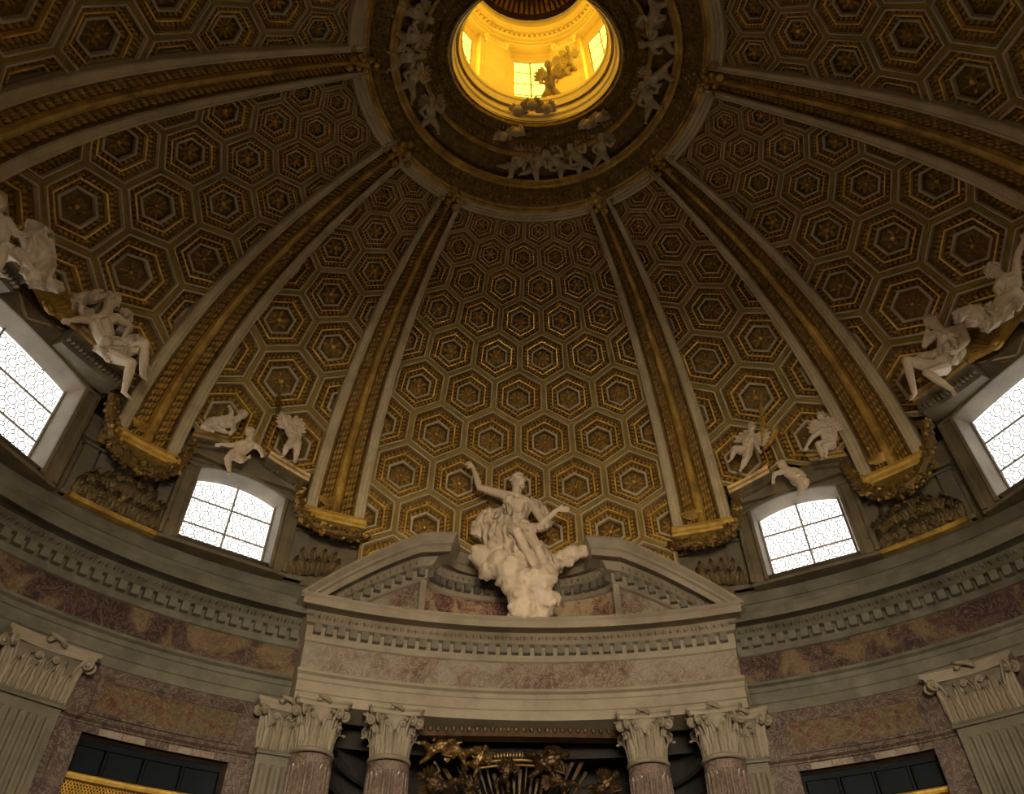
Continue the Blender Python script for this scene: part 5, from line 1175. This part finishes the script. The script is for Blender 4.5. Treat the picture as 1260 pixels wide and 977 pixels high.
# ------------------------------------------------------------------ cherubs round the crown ring, the lantern and the altar
def generic_cherub(var):
    rnd = random.Random(var); s = lambda *a: [c+rnd.uniform(-.03, .03) for c in a]
    P = dict(H=.16, face=(rnd.uniform(-.5, .5), 1, rnd.uniform(-.3, .1)), head=(0, .28, .62), neck=(0, .22, .42), chest=(0, .16, .24), waist=(0, .12, .02), pelvis=(0, .10, -.18),
             shL=(-.17, .16, .32), elL=s(-.38, .24, .18), wrL=s(-.50, .30, .36), tipL=s(-.54, .32, .50), shR=(.17, .16, .32), elR=s(.36, .28, .10), wrR=s(.22, .42, .0), tipR=s(.12, .46, -.04),
             hipL=(-.09, .10, -.22), knL=s(-.26, .32, -.40), anL=s(-.30, .20, -.66), toL=s(-.34, .32, -.74), hipR=(.09, .10, -.22), knR=s(.22, .34, -.36), anR=s(.38, .22, -.58), toR=s(.46, .3, -.66))
    global CAM
    keep = CAM; CAM = Vector((0, 6, 0)); mb, hd = body_forms(P, True); hr = hair_forms(hd, True, False, var)
    for q in range(len(hr.f)): pass
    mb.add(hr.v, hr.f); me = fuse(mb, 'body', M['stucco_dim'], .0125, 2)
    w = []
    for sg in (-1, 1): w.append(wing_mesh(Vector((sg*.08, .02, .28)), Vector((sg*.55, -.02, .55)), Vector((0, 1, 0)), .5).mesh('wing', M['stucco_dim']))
    CAM = keep; return me, w
CH = [generic_cherub(k) for k in (11, 12, 13)]
def cherub_at(mw, k, label, group, mat=None):
    r = thing('cherub', mw.translation, label, 'cherub', group); me, ws = CH[k % 3]
    for nm, m_ in (('body', me), ('wing', ws[0]), ('wing', ws[1])):
        o = place(m_, nm, mw, r)
        if mat:
            o.material_slots[0].link = 'OBJECT'; o.material_slots[0].material = mat
RC = [(-111.2, .45, 'topmost of the cherubs on the left side of the crown ring'), (-98.9, .5, 'second cherub from the top on the left side of the crown ring'), (-89.5, .45, 'third cherub from the top on the left side of the crown ring'), (-78, .5, 'lowest of the four stacked cherubs on the left side of the crown ring'),
      (-58.6, .53, 'lone winged cherub at the lower left of the crown ring'), (-6.5, .53, 'left cherub of the pair at the bottom of the crown ring'), (4.1, .53, 'right cherub of the pair at the bottom of the crown ring'),
      (15.6, .53, 'first cherub of the three to the lower right on the crown ring'), (26.2, .52, 'middle cherub of the three to the lower right on the crown ring'), (38.3, .5, 'last cherub of the three to the lower right on the crown ring'),
      (119, .52, 'topmost of the cherubs on the right side of the crown ring'), (104, .52, 'second cherub from the top on the right side of the crown ring'), (87.3, .52, 'third cherub from the top on the right side of the crown ring'), (73.4, .52, 'lowest of the cherubs on the right side of the crown ring')]
for i, (ph, q, lb) in enumerate(RC):
    p = RG(ph, q, .0); outw = (RG(ph, q+.05)-RG(ph, q-.05)).normalized()      # toward the eye
    up_ = outw*(.9 if i not in (4, 9) else .6)+Vector((0, 0, .15)); rn = Vector((0, 0, -1)); tg = rn.cross(outw).normalized()
    ang = random.uniform(-1.0, 1.0); u_ = (outw*math.cos(ang)+tg*math.sin(ang)).normalized(); x_ = rn.cross(u_).normalized()
    mw = Matrix(((x_.x, rn.x, u_.x, p.x), (x_.y, rn.y, u_.y, p.y), (x_.z, rn.z, u_.z, p.z), (0, 0, 0, 1))) @ Matrix.Scale(.72, 4)
    cherub_at(mw, i, 'stucco '+lb, 'stucco cherubs on the crown ring')
def head_cluster(p, label, sc, n, gm):
    r = thing('cherub_cluster', p, label, 'cherubs'); d = (CAM-Vector(p)).normalized(); s = Vector((-d.y, d.x, 0)).normalized(); u = d.cross(s); u = u if u.z > 0 else -u
    for k in range(n):
        c = Vector(p)+s*(k-(n-1)/2)*.40*sc+u*(.12*sc*(1 if k % 2 else 0))+d*.05
        mb = MB(); mb.ball(c, .15*sc, 12, 9); mb.ball(c+d*.12*sc, .03*sc, 6, 4)
        for q in range(14): a = random.uniform(0, 6.3); mb.ball(c+(s*math.cos(a)*.11+u*(abs(math.sin(a))*.12+.01)-d*.04)*sc, .045*sc, 6, 4)
        for q in (-1, 1): mb.ball(c+d*.10*sc+s*q*.05*sc-u*.03*sc, .04*sc, 6, 4)
        mb.build('head', M[gm], r, smooth=True)
        for q in (-1, 1): wing_mesh(c-d*.03-u*.05*sc, c+s*q*.30*sc+u*.12*sc-d*.05, d, .34*sc).build('wing', M[gm], r)
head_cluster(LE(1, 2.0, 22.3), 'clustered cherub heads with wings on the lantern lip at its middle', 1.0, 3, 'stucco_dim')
for i, (ph, a_, z, sc, lb) in enumerate(((18, 1.86, 23.45, .8, 'winged cherub perched on the lantern rim in front of the yellow window'), (30, 2.06, 24.85, .6, 'left cherub of the pair on the lantern pilaster right of the yellow window'),
                                     (37, 2.06, 24.95, .6, 'right cherub of the pair on the lantern pilaster right of the yellow window'))):
    p = LE(ph, a_, z); d = (CAM-p).normalized(); d = (d+Vector((0, 0, .35))).normalized(); sv = Vector((-d.y, d.x, 0)).normalized(); u = sv.cross(d); u = u if u.z > 0 else -u; x_ = d.cross(u)
    cherub_at(Matrix(((x_.x, d.x, u.x, p.x), (x_.y, d.y, u.y, p.y), (x_.z, d.z, u.z, p.z), (0, 0, 0, 1))) @ Matrix.Scale(sc, 4), i, lb, 'stucco cherubs in the lantern')
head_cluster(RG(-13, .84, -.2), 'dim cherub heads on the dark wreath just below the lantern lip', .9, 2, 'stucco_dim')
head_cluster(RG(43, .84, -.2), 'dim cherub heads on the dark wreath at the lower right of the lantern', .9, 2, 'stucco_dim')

# ------------------------------------------------------------------ gilt glory in the altar recess
gl = thing('ray_glory', (0, 11.2, 6.0), 'dark gilt sunburst of rays in the altar recess between the columns', 'sunburst')
for k in range(44):
    a = -1.35+2.7*k/43; L = random.uniform(2.3, 3.3); w = random.uniform(.025, .06)
    dr = Vector((math.sin(a), -.16*math.cos(a*2), math.cos(a))); c = Vector((0, 11.3, 5.4)); sv = Vector((math.cos(a), 0, -math.sin(a)))*w
    p0 = c+dr*.6; p1 = c+dr*L; mb = MB(); mb.add([p0-sv*.5, p0+sv*.5, p1+sv, p1-sv, (p0+p1)/2+Vector((0, -.07, 0)), (p0+p1)/2+Vector((0, .04, 0))], [(0, 1, 4), (1, 2, 4), (2, 3, 4), (3, 0, 4), (1, 0, 5), (2, 1, 5), (3, 2, 5), (0, 3, 5)])
    mb.build('ray', M['altar'], gl)
fr = thing('altar_frame', (0, 10.4, 7.7), 'curved gilt frame top with bead row hanging in the altar recess', 'frame')
mb = MB(); xs = np.linspace(-.95, .95, 20); mb.tube([(x, 10.35, 7.86-.10*x*x) for x in xs], .05, 8); mb.tube([(x, 10.32, 7.74-.10*x*x) for x in xs], .035, 8); mb.build('moulding', M['altar_gilt'], fr, smooth=True)
mb = MB()
for x in np.linspace(-.9, .9, 26): mb.ball((x, 10.28, 7.96-.10*x*x), (.03, .03, .07), 6, 4)
mb.build('bead_row', M['altar_gilt'], fr, kind='stuff')
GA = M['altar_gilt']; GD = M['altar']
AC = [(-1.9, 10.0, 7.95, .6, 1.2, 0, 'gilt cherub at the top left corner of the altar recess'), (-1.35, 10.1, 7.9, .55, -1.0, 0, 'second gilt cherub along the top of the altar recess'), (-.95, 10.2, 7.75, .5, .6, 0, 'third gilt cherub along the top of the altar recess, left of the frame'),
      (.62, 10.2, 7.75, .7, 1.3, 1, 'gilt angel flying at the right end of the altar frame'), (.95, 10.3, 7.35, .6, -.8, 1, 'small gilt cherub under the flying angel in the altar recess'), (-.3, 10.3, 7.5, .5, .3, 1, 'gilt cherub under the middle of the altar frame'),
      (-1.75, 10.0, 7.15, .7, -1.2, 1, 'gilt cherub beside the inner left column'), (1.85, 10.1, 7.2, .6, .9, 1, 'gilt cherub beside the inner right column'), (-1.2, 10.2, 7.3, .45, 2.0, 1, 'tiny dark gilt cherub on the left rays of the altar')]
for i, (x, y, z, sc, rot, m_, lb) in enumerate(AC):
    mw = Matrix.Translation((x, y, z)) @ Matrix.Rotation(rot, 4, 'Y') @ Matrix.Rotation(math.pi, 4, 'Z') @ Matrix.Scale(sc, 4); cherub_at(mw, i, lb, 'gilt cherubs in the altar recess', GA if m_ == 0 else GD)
